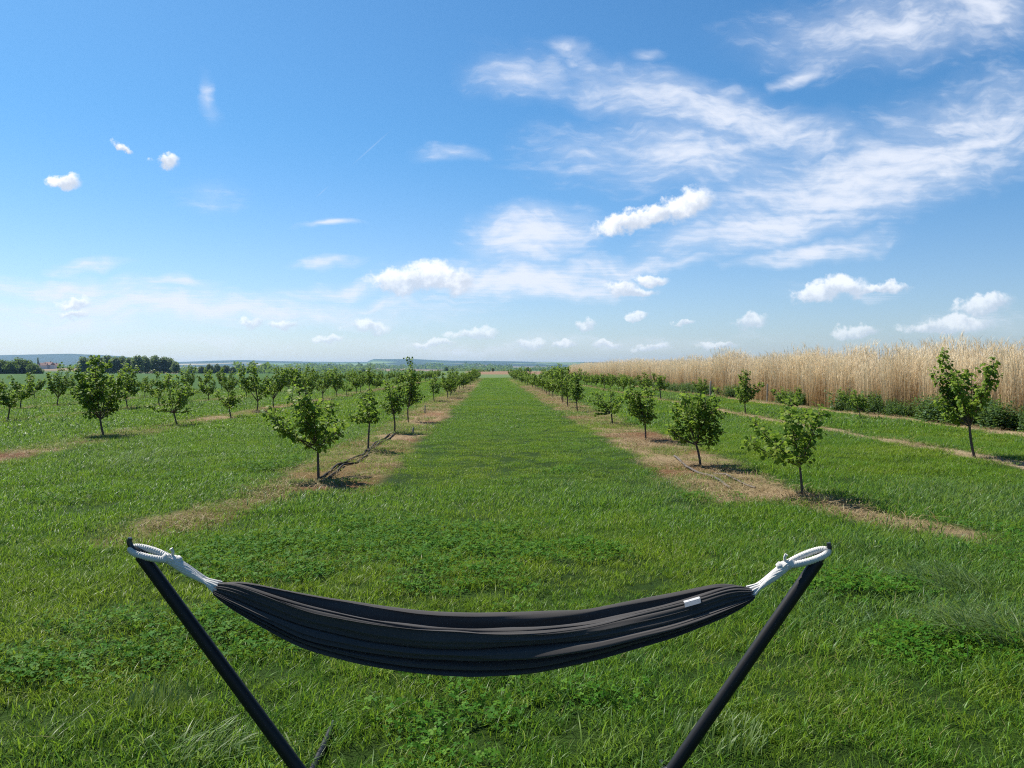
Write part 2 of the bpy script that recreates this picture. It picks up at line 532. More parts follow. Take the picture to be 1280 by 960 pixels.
# ------------------------------------------------------------------ ground sheet
def build_ground():
    th = np.concatenate([np.linspace(R(-180), R(-52), 60, endpoint=False), np.linspace(R(-52), R(52), 430), np.linspace(R(52), R(180), 61)[1:]])
    rr = np.concatenate([[0.0], np.exp(np.linspace(math.log(.5), math.log(11500), 760))])
    T, RR = np.meshgrid(th, rr)
    X = RR * np.sin(T); Y = RR * np.cos(T)
    Z = height(X, Y)
    sm = strip_mask(X, Y) * (RR < 160)
    # pigment of the soil and the fields
    n1 = fbm(X * .8, Y * .8, 71, 4)[..., None]
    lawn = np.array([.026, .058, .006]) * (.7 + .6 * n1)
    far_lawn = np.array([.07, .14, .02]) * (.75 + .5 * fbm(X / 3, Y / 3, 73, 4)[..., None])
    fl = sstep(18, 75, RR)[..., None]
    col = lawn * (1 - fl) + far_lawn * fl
    soil = np.array([.165, .074, .036]); straw = np.array([.29, .215, .12]); weed = np.array([.16, .155, .045])
    k = sstep(.38, .6, fbm(X * 1.1, Y * .8, 79, 4))[..., None]
    sc = soil * (1 - k) + straw * k
    edge = sstep(7.5, 8.3, X)[..., None]
    sc = sc * (1 - edge) + (np.array([.34, .27, .17]) * (.8 + .4 * n1)) * edge
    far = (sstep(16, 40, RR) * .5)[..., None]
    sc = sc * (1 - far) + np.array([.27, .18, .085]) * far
    wd = np.clip(weeds(X, Y) * .75 * (1 - .5 * sstep(17, 13, Y)) + .45 * sstep(-2.2, -3.0, X) * (X > -4) + .25 * sstep(16, 24, Y) * (X > 0), 0, .8)[..., None] * (1 - .7 * edge)
    sc = sc * (1 - wd) + weed * wd
    s3 = sm[..., None]
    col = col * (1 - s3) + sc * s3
    # fields beyond the orchard
    rot = X * .94 + Y * .34; rt2 = -X * .34 + Y * .94
    U = X / np.maximum(Y, 1)
    crop = np.array([.040, .092, .020]) * (.85 + .3 * fbm(X / 2.5, Y / 25, 83, 3)[..., None])
    line = np.where(X > -21.5, 150 - 2.2 * np.maximum(0, -2.5 - X), 60)      # far border of the orchard on this side
    incrop = sstep(-3, 3, Y - np.where(X < -2.5, np.maximum(line, 40), 152)) * (X < 24)
    pale = np.array([.10, .15, .06])
    crop_c = crop * (1 - sstep(-.12, -.02, U)[..., None]) + pale * sstep(-.12, -.02, U)[..., None]
    col = col * (1 - incrop[..., None]) + crop_c * incrop[..., None]
    brown = sstep(255, 275, Y) * (1 - sstep(800, 900, Y)) * sstep(-.035, -.028, U)
    col = col * (1 - brown[..., None]) + np.array([.20, .125, .075]) * brown[..., None]
    # patchwork farther off
    cell = 420.0
    ci = np.floor(rot / cell + .3 * vnoise(rt2 / 900, rot / 900, 3)); cj = np.floor(rt2 / (cell * 1.7))
    hsh = _hash(ci, cj, 91)
    pal = np.array([[.10, .16, .05], [.24, .22, .10], [.07, .12, .04], [.30, .26, .15], [.14, .20, .06], [.20, .14, .09]])
    fc = pal[(hsh * 5.999).astype(int)]
    ff = sstep(950, 1100, RR)[..., None]
    col = col * (1 - ff) + fc * ff
    wood = sstep(.50, .56, fbm(X / 520, Y / 520, 97, 4) + .22 * sstep(4200, 5600, RR) - .05) * sstep(2200, 2800, RR)
    col = col * (1 - wood[..., None]) + np.array([.028, .05, .022]) * wood[..., None]
    nr, nt = X.shape
    idx = np.arange(nr * nt).reshape(nr, nt)
    q = np.stack([idx[:-1, :-1], idx[:-1, 1:], idx[1:, 1:], idx[1:, :-1]], -1).reshape(-1, 4)[:, ::-1]
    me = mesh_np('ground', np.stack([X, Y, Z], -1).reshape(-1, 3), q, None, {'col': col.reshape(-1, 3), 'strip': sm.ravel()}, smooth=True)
    m, t = new_mat('ground_soil')
    p = t.pos()
    a = t.attr('col', 'Color')
    n = t.noise(p, 14, 6, .65)
    n2 = t.noise(p, 90, 3, .6)
    c = t.mix(1.0, a, t.mix(n, (.55, .55, .55), (1.45, 1.4, 1.35)), blend='MULTIPLY')
    litter = t.m('MULTIPLY', t.ss(n2, .55, .66), t.attr('strip'))
    c = t.mix(t.m('MULTIPLY', litter, .55), c, (.36, .28, .17))
    crack = t.m('MULTIPLY', t.ss(t.noise(p, 38, 4, .7), .42, .34), t.attr('strip'))
    c = t.mix(t.m('MULTIPLY', crack, .6), c, (.10, .055, .032))
    clod = t.m('MULTIPLY', t.ss(t.noise(p, 7, 5, .7), .46, .36), t.attr('strip'))
    c = t.mix(t.m('MULTIPLY', clod, .55), c, (.085, .042, .022))
    h = t.m('ADD', n, t.m('MULTIPLY', n2, .4))
    finish(t, principled(t, c, .95, .1, bump(t, h, 1.0, .06)))
    return tag(link('ground', me, m), kind='structure')


build_ground()

# ------------------------------------------------------------------ scattered ground cover (uncountable)
LIB = bpy.data.collections.new('tuft_library')      # never linked: only a source of tuft shapes


def blades(n, radius, hmin, hmax, wd, lean, seed, seg=3, dirlean=None, edge_fall=1.0, flat=0.0):
    g = np.random.default_rng(seed)
    r = radius * np.sqrt(g.random(n)) ** edge_fall; a = g.random(n) * 2 * np.pi
    bx, by = r * np.cos(a), r * np.sin(a)
    h = hmin + (hmax - hmin) * g.random(n) ** 1.3
    if dirlean is None:
        la = g.random(n) * 2 * np.pi
    else:
        la = dirlean + g.normal(0, .6, n)
    ln = lean * (.3 + g.random(n)) + flat
    wa = la + np.pi / 2 + g.normal(0, .5, n)
    wv = wd * (.6 + .8 * g.random(n))
    rows = []
    for k in range(seg + 1):
        f = k / seg
        hor = ln * h * f ** 1.8
        ver = h * f * np.maximum(1 - .45 * np.minimum(ln, 1.9) * f, .08)
        cx = bx + hor * np.cos(la); cy = by + hor * np.sin(la)
        ww = wv * (1 - f ** 1.6) * .5 * (.75 + .5 * min(1, f * 3))
        if k < seg:
            rows.append(np.stack([cx - ww * np.cos(wa), cy - ww * np.sin(wa), ver - .004], -1))
            rows.append(np.stack([cx + ww * np.cos(wa), cy + ww * np.sin(wa), ver - .004], -1))
        else:
            rows.append(np.stack([cx, cy, ver], -1))
    V = np.stack(rows, 1)
    nv = V.shape[1]
    base = np.arange(n) * nv
    q = [np.stack([base + 2 * k, base + 2 * k + 1, base + 2 * k + 3, base + 2 * k + 2], -1) for k in range(seg - 1)]
    t = np.stack([base + 2 * seg - 2, base + 2 * seg - 1, base + 2 * seg], -1)
    rnd = np.repeat(g.random(n), nv)
    along = np.tile(np.array([k / seg for k in range(seg) for _ in (0, 1)] + [1.0]), n)
    return V.reshape(-1, 3), np.concatenate(q), t, rnd, along


def lib_obj(name, parts, mat):
    V, Q, T, Rn, Al = [], [], [], [], []
    o = 0
    for (v, q, t, r, al) in parts:
        V.append(v); Rn.append(r); Al.append(al)
        if len(q): Q.append(q + o)
        if len(t): T.append(t + o)
        o += len(v)
    me = mesh_np(name, np.concatenate(V), np.concatenate(Q) if Q else None, np.concatenate(T) if T else None,
                 {'rnd': np.concatenate(Rn), 'along': np.concatenate(Al)})
    me.materials.append(mat)
    ob = bpy.data.objects.new(name, me)
    return ob


def clover(n, radius, seed, leaf=.0125, hmin=.025, hmax=.07):
    g = np.random.default_rng(seed)
    V, Q, T, Rn, Al = [], [], [], [], []
    o = 0
    tv = np.array([[0, 0, 0], [.45, .38, .03], [.95, .30, 0], [1.0, 0, -.05], [.95, -.30, 0], [.45, -.38, .03]])
    for i in range(n):
        r = radius * math.sqrt(g.random()); a = g.random() * 6.283
        c = np.array([r * math.cos(a), r * math.sin(a), hmin + (hmax - hmin) * g.random()])
        tilt = Euler((g.normal(0, .38), g.normal(0, .38), g.random() * 6.28)).to_matrix()
        M = np.array(tilt)
        rv = g.random(); s = leaf * (.65 + .7 * g.random())
        for k in range(3):
            an = k * 2.094
            rot = np.array([[math.cos(an), -math.sin(an), 0], [math.sin(an), math.cos(an), 0], [0, 0, 1]])
            v = (tv * s) @ rot.T @ M.T + c
            V.append(v); Q.append(np.array([[0, 1, 2, 3], [0, 3, 4, 5]]) + o)
            Rn.append(np.full(6, rv)); Al.append(np.full(6, .6)); o += 6
    return np.concatenate(V), np.concatenate(Q), np.zeros((0, 3), int), np.concatenate(Rn), np.concatenate(Al)


def scatter(name, pts, lib, mat, attrs):
    """pts: (n,3); lib: list of tuft objects; attrs: rot (n,3), size (n,), idx (n,), tone, dry"""
    me = mesh_np(name, pts)
    n = len(pts)
    a = me.attributes.new('rot', 'FLOAT_VECTOR', 'POINT'); a.data.foreach_set('vector', np.asarray(attrs['rot'], np.float32).ravel())
    a = me.attributes.new('idx', 'INT', 'POINT'); a.data.foreach_set('value', np.asarray(attrs['idx'], np.int32))
    for k in ('size', 'tone', 'dry'):
        a = me.attributes.new(k, 'FLOAT', 'POINT'); a.data.foreach_set('value', np.asarray(attrs.get(k, np.zeros(n)), np.float32))
    me.materials.append(mat)
    ob = link(name, me)
    sub = bpy.data.collections.new(name + '_tufts')
    for k, l in enumerate(lib):
        sub.objects.link(l)
    ng = bpy.data.node_groups.new(name, 'GeometryNodeTree')
    ng.interface.new_socket('Geometry', in_out='INPUT', socket_type='NodeSocketGeometry')
    ng.interface.new_socket('Geometry', in_out='OUTPUT', socket_type='NodeSocketGeometry')
    N, L = ng.nodes, ng.links
    gi = N.new('NodeGroupInput'); go = N.new('NodeGroupOutput')
    ci = N.new('GeometryNodeCollectionInfo'); ci.inputs['Collection'].default_value = sub
    ci.inputs['Separate Children'].default_value = True; ci.inputs['Reset Children'].default_value = True
    iop = N.new('GeometryNodeInstanceOnPoints'); iop.inputs['Pick Instance'].default_value = True

    def na(nm, typ):
        x = N.new('GeometryNodeInputNamedAttribute'); x.data_type = typ; x.inputs[0].default_value = nm
        return x.outputs[0]
    er = N.new('FunctionNodeEulerToRotation')
    L.new(na('rot', 'FLOAT_VECTOR'), er.inputs[0])
    L.new(gi.outputs[0], iop.inputs['Points']); L.new(ci.outputs[0], iop.inputs['Instance'])
    L.new(na('idx', 'INT'), iop.inputs['Instance Index']); L.new(er.outputs[0], iop.inputs['Rotation'])
    L.new(na('size', 'FLOAT'), iop.inputs['Scale'])
    L.new(iop.outputs[0], go.inputs[0])
    md = ob.modifiers.new('scatter', 'NODES'); md.node_group = ng
    return ob


def grass_mat():
    m, t = new_mat('grass_blade')
    r = t.attr('rnd'); tone = t.attr('tone', typ='INSTANCER'); dry = t.attr('dry', typ='INSTANCER')
    p = t.pos()
    n = t.noise(p, 1.7, 3)
    n2 = t.noise(p, .35, 3)
    c = t.mix(t.ss(tone, 0.05, .5), (.168, .235, .015), (.076, .184, .012))
    c = t.mix(t.ss(tone, .5, .95), c, (.090, .168, .048))
    c = t.mix(t.m('MULTIPLY', t.ss(n2, .45, .6), .55), c, (.058, .156, .010))
    c = t.mix(t.m('MULTIPLY', t.ss(n, .5, .68), .45), c, (.170, .235, .026))
    c = t.mix(1.0, c, t.mix(r, (.55, .60, .55), (1.55, 1.45, 1.5)), blend='MULTIPLY')
    c = t.mix(t.ss(t.m('ADD', r, t.m('MULTIPLY', dry, .95)), .965, .995), c, (.27, .24, .10))
    pr = principled(t, c, .44, .19)
    tr = t.n.new('ShaderNodeBsdfTranslucent'); t.set(tr.inputs[0], t.mix(.5, c, (.25, .40, .03)))
    mx = t.n.new('ShaderNodeMixShader'); mx.inputs[0].default_value = .42
    t.l.new(pr, mx.inputs[1]); t.l.new(tr.outputs[0], mx.inputs[2])
    finish(t, mx.outputs[0])
    return m


GRASS = grass_mat()
CLOV = leaf_mat('clover_leaf', (.034, .118, .008), (.050, .148, .010), (.095, .20, .016), .32, .6, .07)
STRAW = leaf_mat('dry_straw', (.19, .12, .055), (.29, .215, .11), (.42, .34, .20), .15, .7, .12, tcol=(.5, .4, .2))
rng = np.random.default_rng(7)


def wedge(d0, d1, dens, half=R(44), soft=.12):
    area = half * (d1 ** 2 - d0 ** 2)
    n = int(area * dens)
    r = np.sqrt(d0 ** 2 + (d1 ** 2 - d0 ** 2) * rng.random(n))
    th = (rng.random(n) * 2 - 1) * half + YAW
    r = r * (1 + soft * (rng.random(n) - .5))
    return r * np.sin(th), r * np.cos(th)


def in_orchard(x, y):
    lim = np.where(x < -2.5, np.where(x > -21.5, 150 - 2.2 * np.maximum(0, -2.5 - x), 60), 153)
    return (y < lim + rng.normal(0, 1.5, len(x))) & (x < 13.6 + rng.normal(0, .2, len(x)))


def grass_layer(name, d0, d1, dens, radius, nb, h0, h1, wd, seeds, label):
    pad = radius * .55
    libs = [lib_obj('grass_tuft', [blades(nb, radius, h0, h1, wd, .9, s)], GRASS) for s in seeds]
    x, y = wedge(d0, d1, dens)
    sm = np.maximum(strip_mask(x, y), .9 * np.maximum(strip_mask(x - pad, y), strip_mask(x + pad, y))); wdn = weeds(x, y); cl = clover_field(x, y)
    wdn = np.clip(wdn * (1 - .5 * sstep(17, 13, y)) + .5 * sstep(-2.2, -3.0, x) * (x > -4) + .2 * sstep(16, 24, y) * (x > 0), 0, 1)
    keep = rng.random(len(x)) > np.where(sm > .3, sm * (1.0 - (.62 - .25 * sstep(20, 40, y)) * wdn * (x < 8)), 0)
    keep &= rng.random(len(x)) > cl * .45
    clump = fbm(x * 4.2, y * 4.2, 29, 3)
    keep &= rng.random(len(x)) < .42 + .9 * sstep(.30, .56, clump)
    keep &= in_orchard(x, y)
    x, y, sm = x[keep], y[keep], sm[keep]
    n = len(x)
    tone = np.clip(tone_field(x, y) + rng.normal(0, .16, n), 0, 1)
    mown = sstep(-1.9, -1.2, x) * (1 - sstep(2.2, 2.8, x)) * sstep(9, 12, y)
    size = (.85 + .5 * fbm(x * .9, y * .9, 87, 3) + .45 * sstep(.55, .85, tone)) * (1 - .40 * mown) * (.65 + .75 * rng.random(n) ** 1.5)
    size *= 1 - .25 * sm
    rot = np.stack([rng.normal(0, .06, n), rng.normal(0, .06, n), rng.random(n) * 6.283], -1)
    dryn = .06 * sstep(.5, .75, fbm(x * 1.2, y * 1.2, 93, 3)) + .34 * sstep(.12, .7, sm)
    ob = scatter(name, np.stack([x, y, height(x, y)], -1), libs, GRASS,
                 {'rot': rot, 'idx': rng.integers(0, len(libs), n), 'size': size, 'tone': tone, 'dry': dryn})
    return tag(ob, label, 'grass', kind='stuff')


grass_layer('lawn_grass', 1.2, 8.0, 150, .11, 46, .035, .085, .0036, range(100, 108), 'short sunlit lawn grass around and under the hammock')
grass_layer('meadow_grass', 7.4, 24, 30, .28, 170, .035, .085, .0048, range(110, 117), 'green meadow grass between the nearest young trees')
grass_layer('orchard_grass', 22, 70, 15, .42, 110, .045, .10, .011, range(120, 125), 'green grass lanes between the orchard rows farther back')
grass_layer('distant_grass', 64, 158, 3.6, .75, 84, .05, .13, .028, range(130, 134), 'distant grass at the far end of the orchard lanes')


def clover_layer():
    libs = [lib_obj('clover_tuft', [clover(40, .13, s)], CLOV) for s in range(140, 146)]
    x, y = wedge(1.4, 15, 60)
    cl = clover_field(x, y) * (1 - strip_mask(x, y))
    keep = rng.random(len(x)) < cl * .95
    x, y = x[keep], y[keep]; n = len(x)
    rot = np.stack([rng.normal(0, .08, n), rng.normal(0, .08, n), rng.random(n) * 6.283], -1)
    ob = scatter('clover', np.stack([x, y, height(x, y)], -1), libs, CLOV,
                 {'rot': rot, 'idx': rng.integers(0, len(libs), n), 'size': .9 + .55 * rng.random(n)})
    tag(ob, 'dark green clover leaves spreading in patches through the lawn', 'clover', kind='stuff')


clover_layer()


def straw_layer():
    libs = [lib_obj('straw_tuft', [blades(26, .2, .05, .16, .005, .5, s, 3, flat=1.2)], STRAW) for s in range(150, 155)]
    xs, ys = [], []
    for (rx, hw, y0, y1, wt) in ROWS:
        n = int((min(y1, 75) - y0) * hw * 2.4 * 13 * wt)
        xs.append(rx + (rng.random(n) * 2 - 1) * hw * 1.2)
        ys.append(y0 - 1 + (min(y1, 75) - y0 + 1) * rng.random(n) ** 1.4)
    n = 130
    for (a, b) in (((-2.7, 11.0), (-3.45, 7.5)), ((3.7, 10.0), (4.35, 7.6))):
        t = rng.random(n)
        xs.append(a[0] + t * (b[0] - a[0]) + rng.normal(0, .3, n)); ys.append(a[1] + t * (b[1] - a[1]) + rng.normal(0, .2, n))
    x = np.concatenate(xs); y = np.concatenate(ys)
    keep = rng.random(len(x)) < strip_mask(x, y) * (.35 + .65 * sstep(.4, .6, fbm(x * .9, y * .7, 79, 3)))
    x, y = x[keep], y[keep]; n = len(x)
    rot = np.stack([rng.normal(0, .1, n), rng.normal(0, .1, n), rng.random(n) * 6.283], -1)
    size = .7 + .7 * rng.random(n) + np.clip((y - 20) / 60, 0, 1)
    ob = scatter('dry_straw', np.stack([x, y, height(x, y) + .004], -1), libs, STRAW,
                 {'rot': rot, 'idx': rng.integers(0, len(libs), n), 'size': size})
    tag(ob, 'dead straw lying along the bare strips under the tree rows', 'straw', kind='stuff')


straw_layer()

# ------------------------------------------------------------------ young orchard trees
LEAF = leaf_mat('hazel_leaf', (.066, .135, .014), (.140, .222, .022), (.26, .31, .045), .45, .55, .12)
BARK = simple_mat('young_bark', (.055, .040, .030), (.13, .105, .085), 30, .85, .2)
LT = np.array([[0, 0, 0], [.2, -.34, .05], [.2, 0, 0], [.2, .34, .05], [.52, -.46, .04], [.52, 0, -.03], [.52, .46, .04],
               [.82, -.30, -.05], [.82, 0, -.11], [.82, .30, -.05], [1.02, 0, -.22]])
LQ = np.array([[1, 4, 5, 2], [2, 5, 6, 3], [4, 7, 8, 5], [5, 8, 9, 6]])
LTR = np.array([[0, 1, 2], [0, 2, 3], [7, 10, 8], [8, 10, 9]])


def leaves_mesh(name, pos, fwd, up, size, rnd):
    """pos, fwd, up: (n,3)"""
    fwd = fwd / np.linalg.norm(fwd, axis=1, keepdims=True)
    side = np.cross(up, fwd); side /= np.linalg.norm(side, axis=1, keepdims=True) + 1e-9
    nrm = np.cross(fwd, side)
    V = pos[:, None] + size[:, None, None] * (LT[None, :, 0:1] * fwd[:, None] + LT[None, :, 1:2] * side[:, None] + LT[None, :, 2:3] * nrm[:, None])
    n = len(pos); b = (np.arange(n) * len(LT))[:, None, None]
    return mesh_np(name, V.reshape(-1, 3), (LQ[None] + b).reshape(-1, 4), (LTR[None] + b).reshape(-1, 3), {'rnd': np.repeat(rnd, len(LT))}, smooth=True)


def bez(a, b, c, n):
    return [a * (1 - t) ** 2 + b * 2 * t * (1 - t) + c * t * t for t in [i / (n - 1) for i in range(n)]]


def tree_meshes(seed, fork, tips, r0=.02, leaf=.072, dens=48, bushy=3, lean=None):
    """fork: where limbs leave the trunk; tips: ends of the main shoots, both in metres from the base"""
    g = random.Random(seed)
    fork = Vector(fork)
    tr = MB()
    mid = Vector((fork.x * .5 + g.uniform(-.04, .04), fork.y * .5 + g.uniform(-.03, .03), fork.z * .5))
    tp = bez(Vector((0, 0, -.05)), mid, fork, 9)
    tr.tube(tp, [r0 * (1.35 if i == 0 else 1.0) * (1 - .035 * i) for i in range(9)], 8)
    P, Fw, S, Rn = [], [], [], []

    def leafy(pts, start, dn, spread):
        L = sum((pts[i + 1] - pts[i]).length for i in range(len(pts) - 1))
        n = max(4, int(L * dn))
        for i in range(n):
            t = start + (1 - start) * ((i + g.random()) / n)
            f = t * (len(pts) - 1); k = min(int(f), len(pts) - 2)
            c = pts[k].lerp(pts[k + 1], f - k)
            ax = (pts[k + 1] - pts[k]).normalized()
            az = g.random() * 6.283
            o = Vector((math.cos(az), math.sin(az), 0)); o = (o - ax * o.dot(ax))
            if o.length < .1: continue
            o.normalize()
            rr = spread * (.35 + .9 * g.random())
            P.append(c + o * rr + Vector((0, 0, g.uniform(-.01, .01))))
            Fw.append(o + ax * g.uniform(-.1, .5) + Vector((g.uniform(-.3, .3), g.uniform(-.3, .3), g.uniform(-.75, .1))))
            S.append(leaf * g.uniform(.55, 1.12) * (1 - .15 * t)); Rn.append(g.random())
    for tp_ in tips:
        tip = Vector(tp_)
        st = fork * g.uniform(.86, 1.0)
        d = tip - st
        if d.length < .05: continue
        bulge = Vector((d.x, d.y, 0)) * .28 - Vector((0, 0, 1)) * (.04 * Vector((d.x, d.y, 0)).length)
        pts = bez(st, st + d * .5 + bulge * .55 + Vector((g.uniform(-.04, .04), g.uniform(-.04, .04), 0)), tip, 10)
        rr = r0 * g.uniform(.4, .55)
        tr.tube(pts, [rr * (1 - .085 * i) for i in range(10)], 6)
        leafy(pts, .28, dens * 1.35, .05)
        nb = max(1, int(bushy * d.length / .55 + g.random()))
        for b in range(nb):
            k = g.randint(3, 8)
            az = g.random() * 6.283
            ln = g.uniform(.10, .24) * min(1.2, .5 + d.length)
            e = pts[k] + Vector((math.cos(az) * ln * .75, math.sin(az) * ln * .75, ln * g.uniform(.0, 1.0)))
            sp = bez(pts[k], pts[k].lerp(e, .5) + Vector((0, 0, -.03)), e, 5)
            tr.tube(sp, [rr * .5 * (1 - .15 * i) for i in range(5)], 5)
            leafy(sp, .3, dens * .8, .03)
    P = np.array(P); Fw = np.array(Fw)
    up = np.array([0, 0, 1.0]) + np.random.default_rng(seed).normal(0, .42, P.shape)
    cm = leaves_mesh('crown', P, Fw, up, np.array(S), np.array(Rn))
    cm.materials.append(LEAF)
    me = bpy.data.meshes.new('trunk'); me.from_pydata([tuple(v) for v in tr.v], [], tr.f); me.update()
    me.polygons.foreach_set('use_smooth', np.ones(len(me.polygons), bool))
    me.materials.append(BARK)
    return me, cm


def put_tree(meshes, x, y, label, group=None, rz=0.0, s=1.0, tilt=(0, 0)):
    o = empty('young_tree', (x, y, H(x, y)), rz)
    o.rotation_euler = (tilt[0], tilt[1], rz)
    o.scale = (s, s, s)
    tag(o, label, 'tree', group)
    link('trunk', meshes[0], None, o); link('crown', meshes[1], None, o)
    return o


NEAR = [  # base, fork, shoot tips as they stand in the photograph, label, leaves per metre, side shoots, trunk radius, leaf
    ((398, 598), (397, 556), [(331, 507), (347, 522), (360, 488), (387, 479), (404, 500), (421, 500), (424, 528), (378, 553), (366, 548), (412, 545), (385, 515)],
     'wide young tree with low side limbs leaning out, nearest beside the black irrigation hoses', 52, 5, .022, .078),
    ((460, 565), (462, 527), [(434, 518), (447, 490), (460, 484), (468, 500), (474, 512), (442, 527), (455, 515), (470, 522)],
     'second young tree along the row with the hoses, behind the wide one', 50, 4, .021, .076),
    ((493, 543), (492, 518), [(476, 504), (480, 476), (492, 486), (503, 480), (506, 500), (484, 512), (502, 512)],
     'dense dark round-headed tree, third along the row with the hoses', 52, 4, .024, .08),
    ((511, 528), (510, 508), [(513, 445), (515, 455), (527, 462), (500, 461), (521, 488), (504, 497), (531, 492), (511, 480)],
     'young tree with a tall thin leader shoot rising above the hills', 46, 4, .024, .085),
    ((543, 502), (542, 490), [(536, 474), (546, 468), (552, 478), (538, 486), (550, 488), (543, 472)],
     'small upright tree standing past the gap marked by two stakes', 50, 4, .024, .085),
    ((130, 546), (125, 522), [(127, 446), (93, 456), (143, 452), (150, 470), (105, 480), (90, 484), (138, 512), (108, 516), (112, 462), (146, 490), (120, 490)],
     'tallest dense dark tree in front of the poplar grove', 54, 6, .03, .088),
    ((222, 532), (217, 515), [(222, 469), (235, 480), (237, 502), (190, 506), (208, 512), (205, 486), (225, 490), (230, 515), (198, 500)],
     'broad low tree with one upright leader, before the pale willows', 48, 4, .026, .085),
    ((289, 523), (286, 509), [(270, 490), (281, 497), (294, 494), (297, 506), (273, 502), (288, 488), (302, 496)],
     'short tilted tree with a flat spreading head beside a yellow dry strip', 48, 4, .026, .085),
    ((9, 528), (13, 507), [(-6, 480), (4, 478), (20, 488), (28, 498), (0, 500), (16, 498), (8, 488)],
     'slanting tree at the photo edge below the dark bushy copse', 48, 4, .026, .09),
    ((26, 512), (27, 497), [(20, 467), (33, 470), (46, 474), (42, 487), (18, 486), (36, 492), (28, 478)],
     'compact tree right behind the slanting one, below the dark copse', 48, 4, .03, .095),
    ((1003, 619), (999, 577), [(926, 548), (948, 556), (950, 524), (966, 507), (985, 516), (1000, 497), (1021, 503), (1031, 534), (1014, 568), (976, 568), (1008, 540)],
     'nearest tree of all, wide and open with a low limb sticking out', 52, 4, .019, .074),
    ((876, 582), (869, 552), [(840, 505), (832, 535), (852, 491), (866, 489), (881, 494), (895, 484), (901, 512), (886, 550), (848, 545), (895, 535), (868, 520)],
     'full round tree above the grey pipe on rust-brown soil', 54, 6, .022, .076),
    ((807, 552), (806, 528), [(780, 490), (788, 485), (800, 492), (815, 484), (819, 505), (782, 508), (798, 525), (816, 520), (806, 508)],
     'dense dark tree just behind the full round one, on the yellow weedy strip', 54, 5, .022, .08),
    ((766, 531), (764, 516), [(734, 496), (745, 489), (764, 486), (771, 503), (740, 516), (777, 494), (752, 512)],
     'low tree with thin arching shoots, third behind the grey pipe tree', 46, 3, .024, .085),
    ((722, 514), (721, 500), [(711, 476), (720, 466), (728, 478), (714, 490), (729, 492), (721, 482)],
     'tall narrow tree of a close pair on the weedy strip', 50, 4, .026, .09),
    ((710, 509), (709, 494), [(697, 474), (706, 468), (713, 482), (699, 488), (714, 492)],
     'shorter partner in the close pair of trees on the weedy strip', 50, 4, .026, .09),
    ((1219, 571), (1212, 527), [(1194, 438), (1165, 461), (1178, 458), (1219, 461), (1231, 465), (1180, 500), (1196, 516), (1228, 494), (1203, 480), (1188, 490), (1214, 500)],
     'tall tree with upright finger-like shoots in front of the reeds, low knot on its trunk', 62, 4, .027, .086),
    ((932, 517), (931, 501), [(935, 463), (930, 472), (917, 481), (950, 476), (920, 494), (944, 486), (938, 490)],
     'slim tree with a pointed tip against the reeds, on a straw strip', 50, 4, .026, .095),
    ((826, 500), (825, 488), [(817, 467), (830, 470), (836, 480), (818, 484), (826, 474)],
     'narrow two-tipped tree standing well clear before the reeds', 48, 4, .03, .1),
    ((1076, 525), (1075, 512), [(1050, 487), (1062, 489), (1071, 492), (1079, 500), (1068, 502)],
     'small bent tree bowing sideways before the leafy undergrowth', 50, 4, .018, .08),
    ((991, 518), (990, 507), [(967, 486), (978, 488), (988, 491), (1007, 484), (1003, 496), (976, 498)],
     'wide flat-topped little tree hidden behind the nearest open one', 50, 4, .02, .085),
]
rp = random.Random(4)
for i, (b, fk, tips, label, dens, bushy, r0, lf) in enumerate(NEAR):
    g0 = ground(*b)
    def loc(p, spread=0.0):
        v = at(p[0], p[1], g0.y)
        return (v.x - g0.x, spread, v.z)
    W = max(abs(loc(t)[0]) for t in tips)
    T = []
    for k, t in enumerate(tips):
        s = rp.uniform(-.75, .75) * W
        q_ = loc(t, s); T.append((q_[0] * .9, s, q_[2]))
    # limbs that leave towards and away from the viewer so the head is as deep as it is wide
    for k in range(3):
        a = random.Random(i * 7 + k).choice(tips)
        v = loc(a)
        T.append((v[0] * .35, (-1) ** k * W * rp.uniform(.6, .95), v[2] * .93))
    ms = tree_meshes(300 + i, loc(fk), T, r0, lf, dens, bushy)
    put_tree(ms, g0.x, g0.y, label)

PROTO = []
for k in range(9):
    g = random.Random(900 + k)
    hh = g.uniform(1.1, 1.5) if k % 4 else g.uniform(1.55, 1.75); ww = g.uniform(.46, .72)
    fk = (g.uniform(-.06, .06), g.uniform(-.04, .04), g.uniform(.26, .40))
    tips = [(g.uniform(-.12, .12), g.uniform(-.1, .1), hh)]
    for j in range(g.randint(6, 8)):
        az = j * 2.4 + g.random(); q = g.uniform(.55, 1.0) * ww
        tips.append((math.cos(az) * q, math.sin(az) * q, g.uniform(.50, .95) * hh))
    PROTO.append(tree_meshes(950 + k, fk, tips, .026, .092, 52, 5))

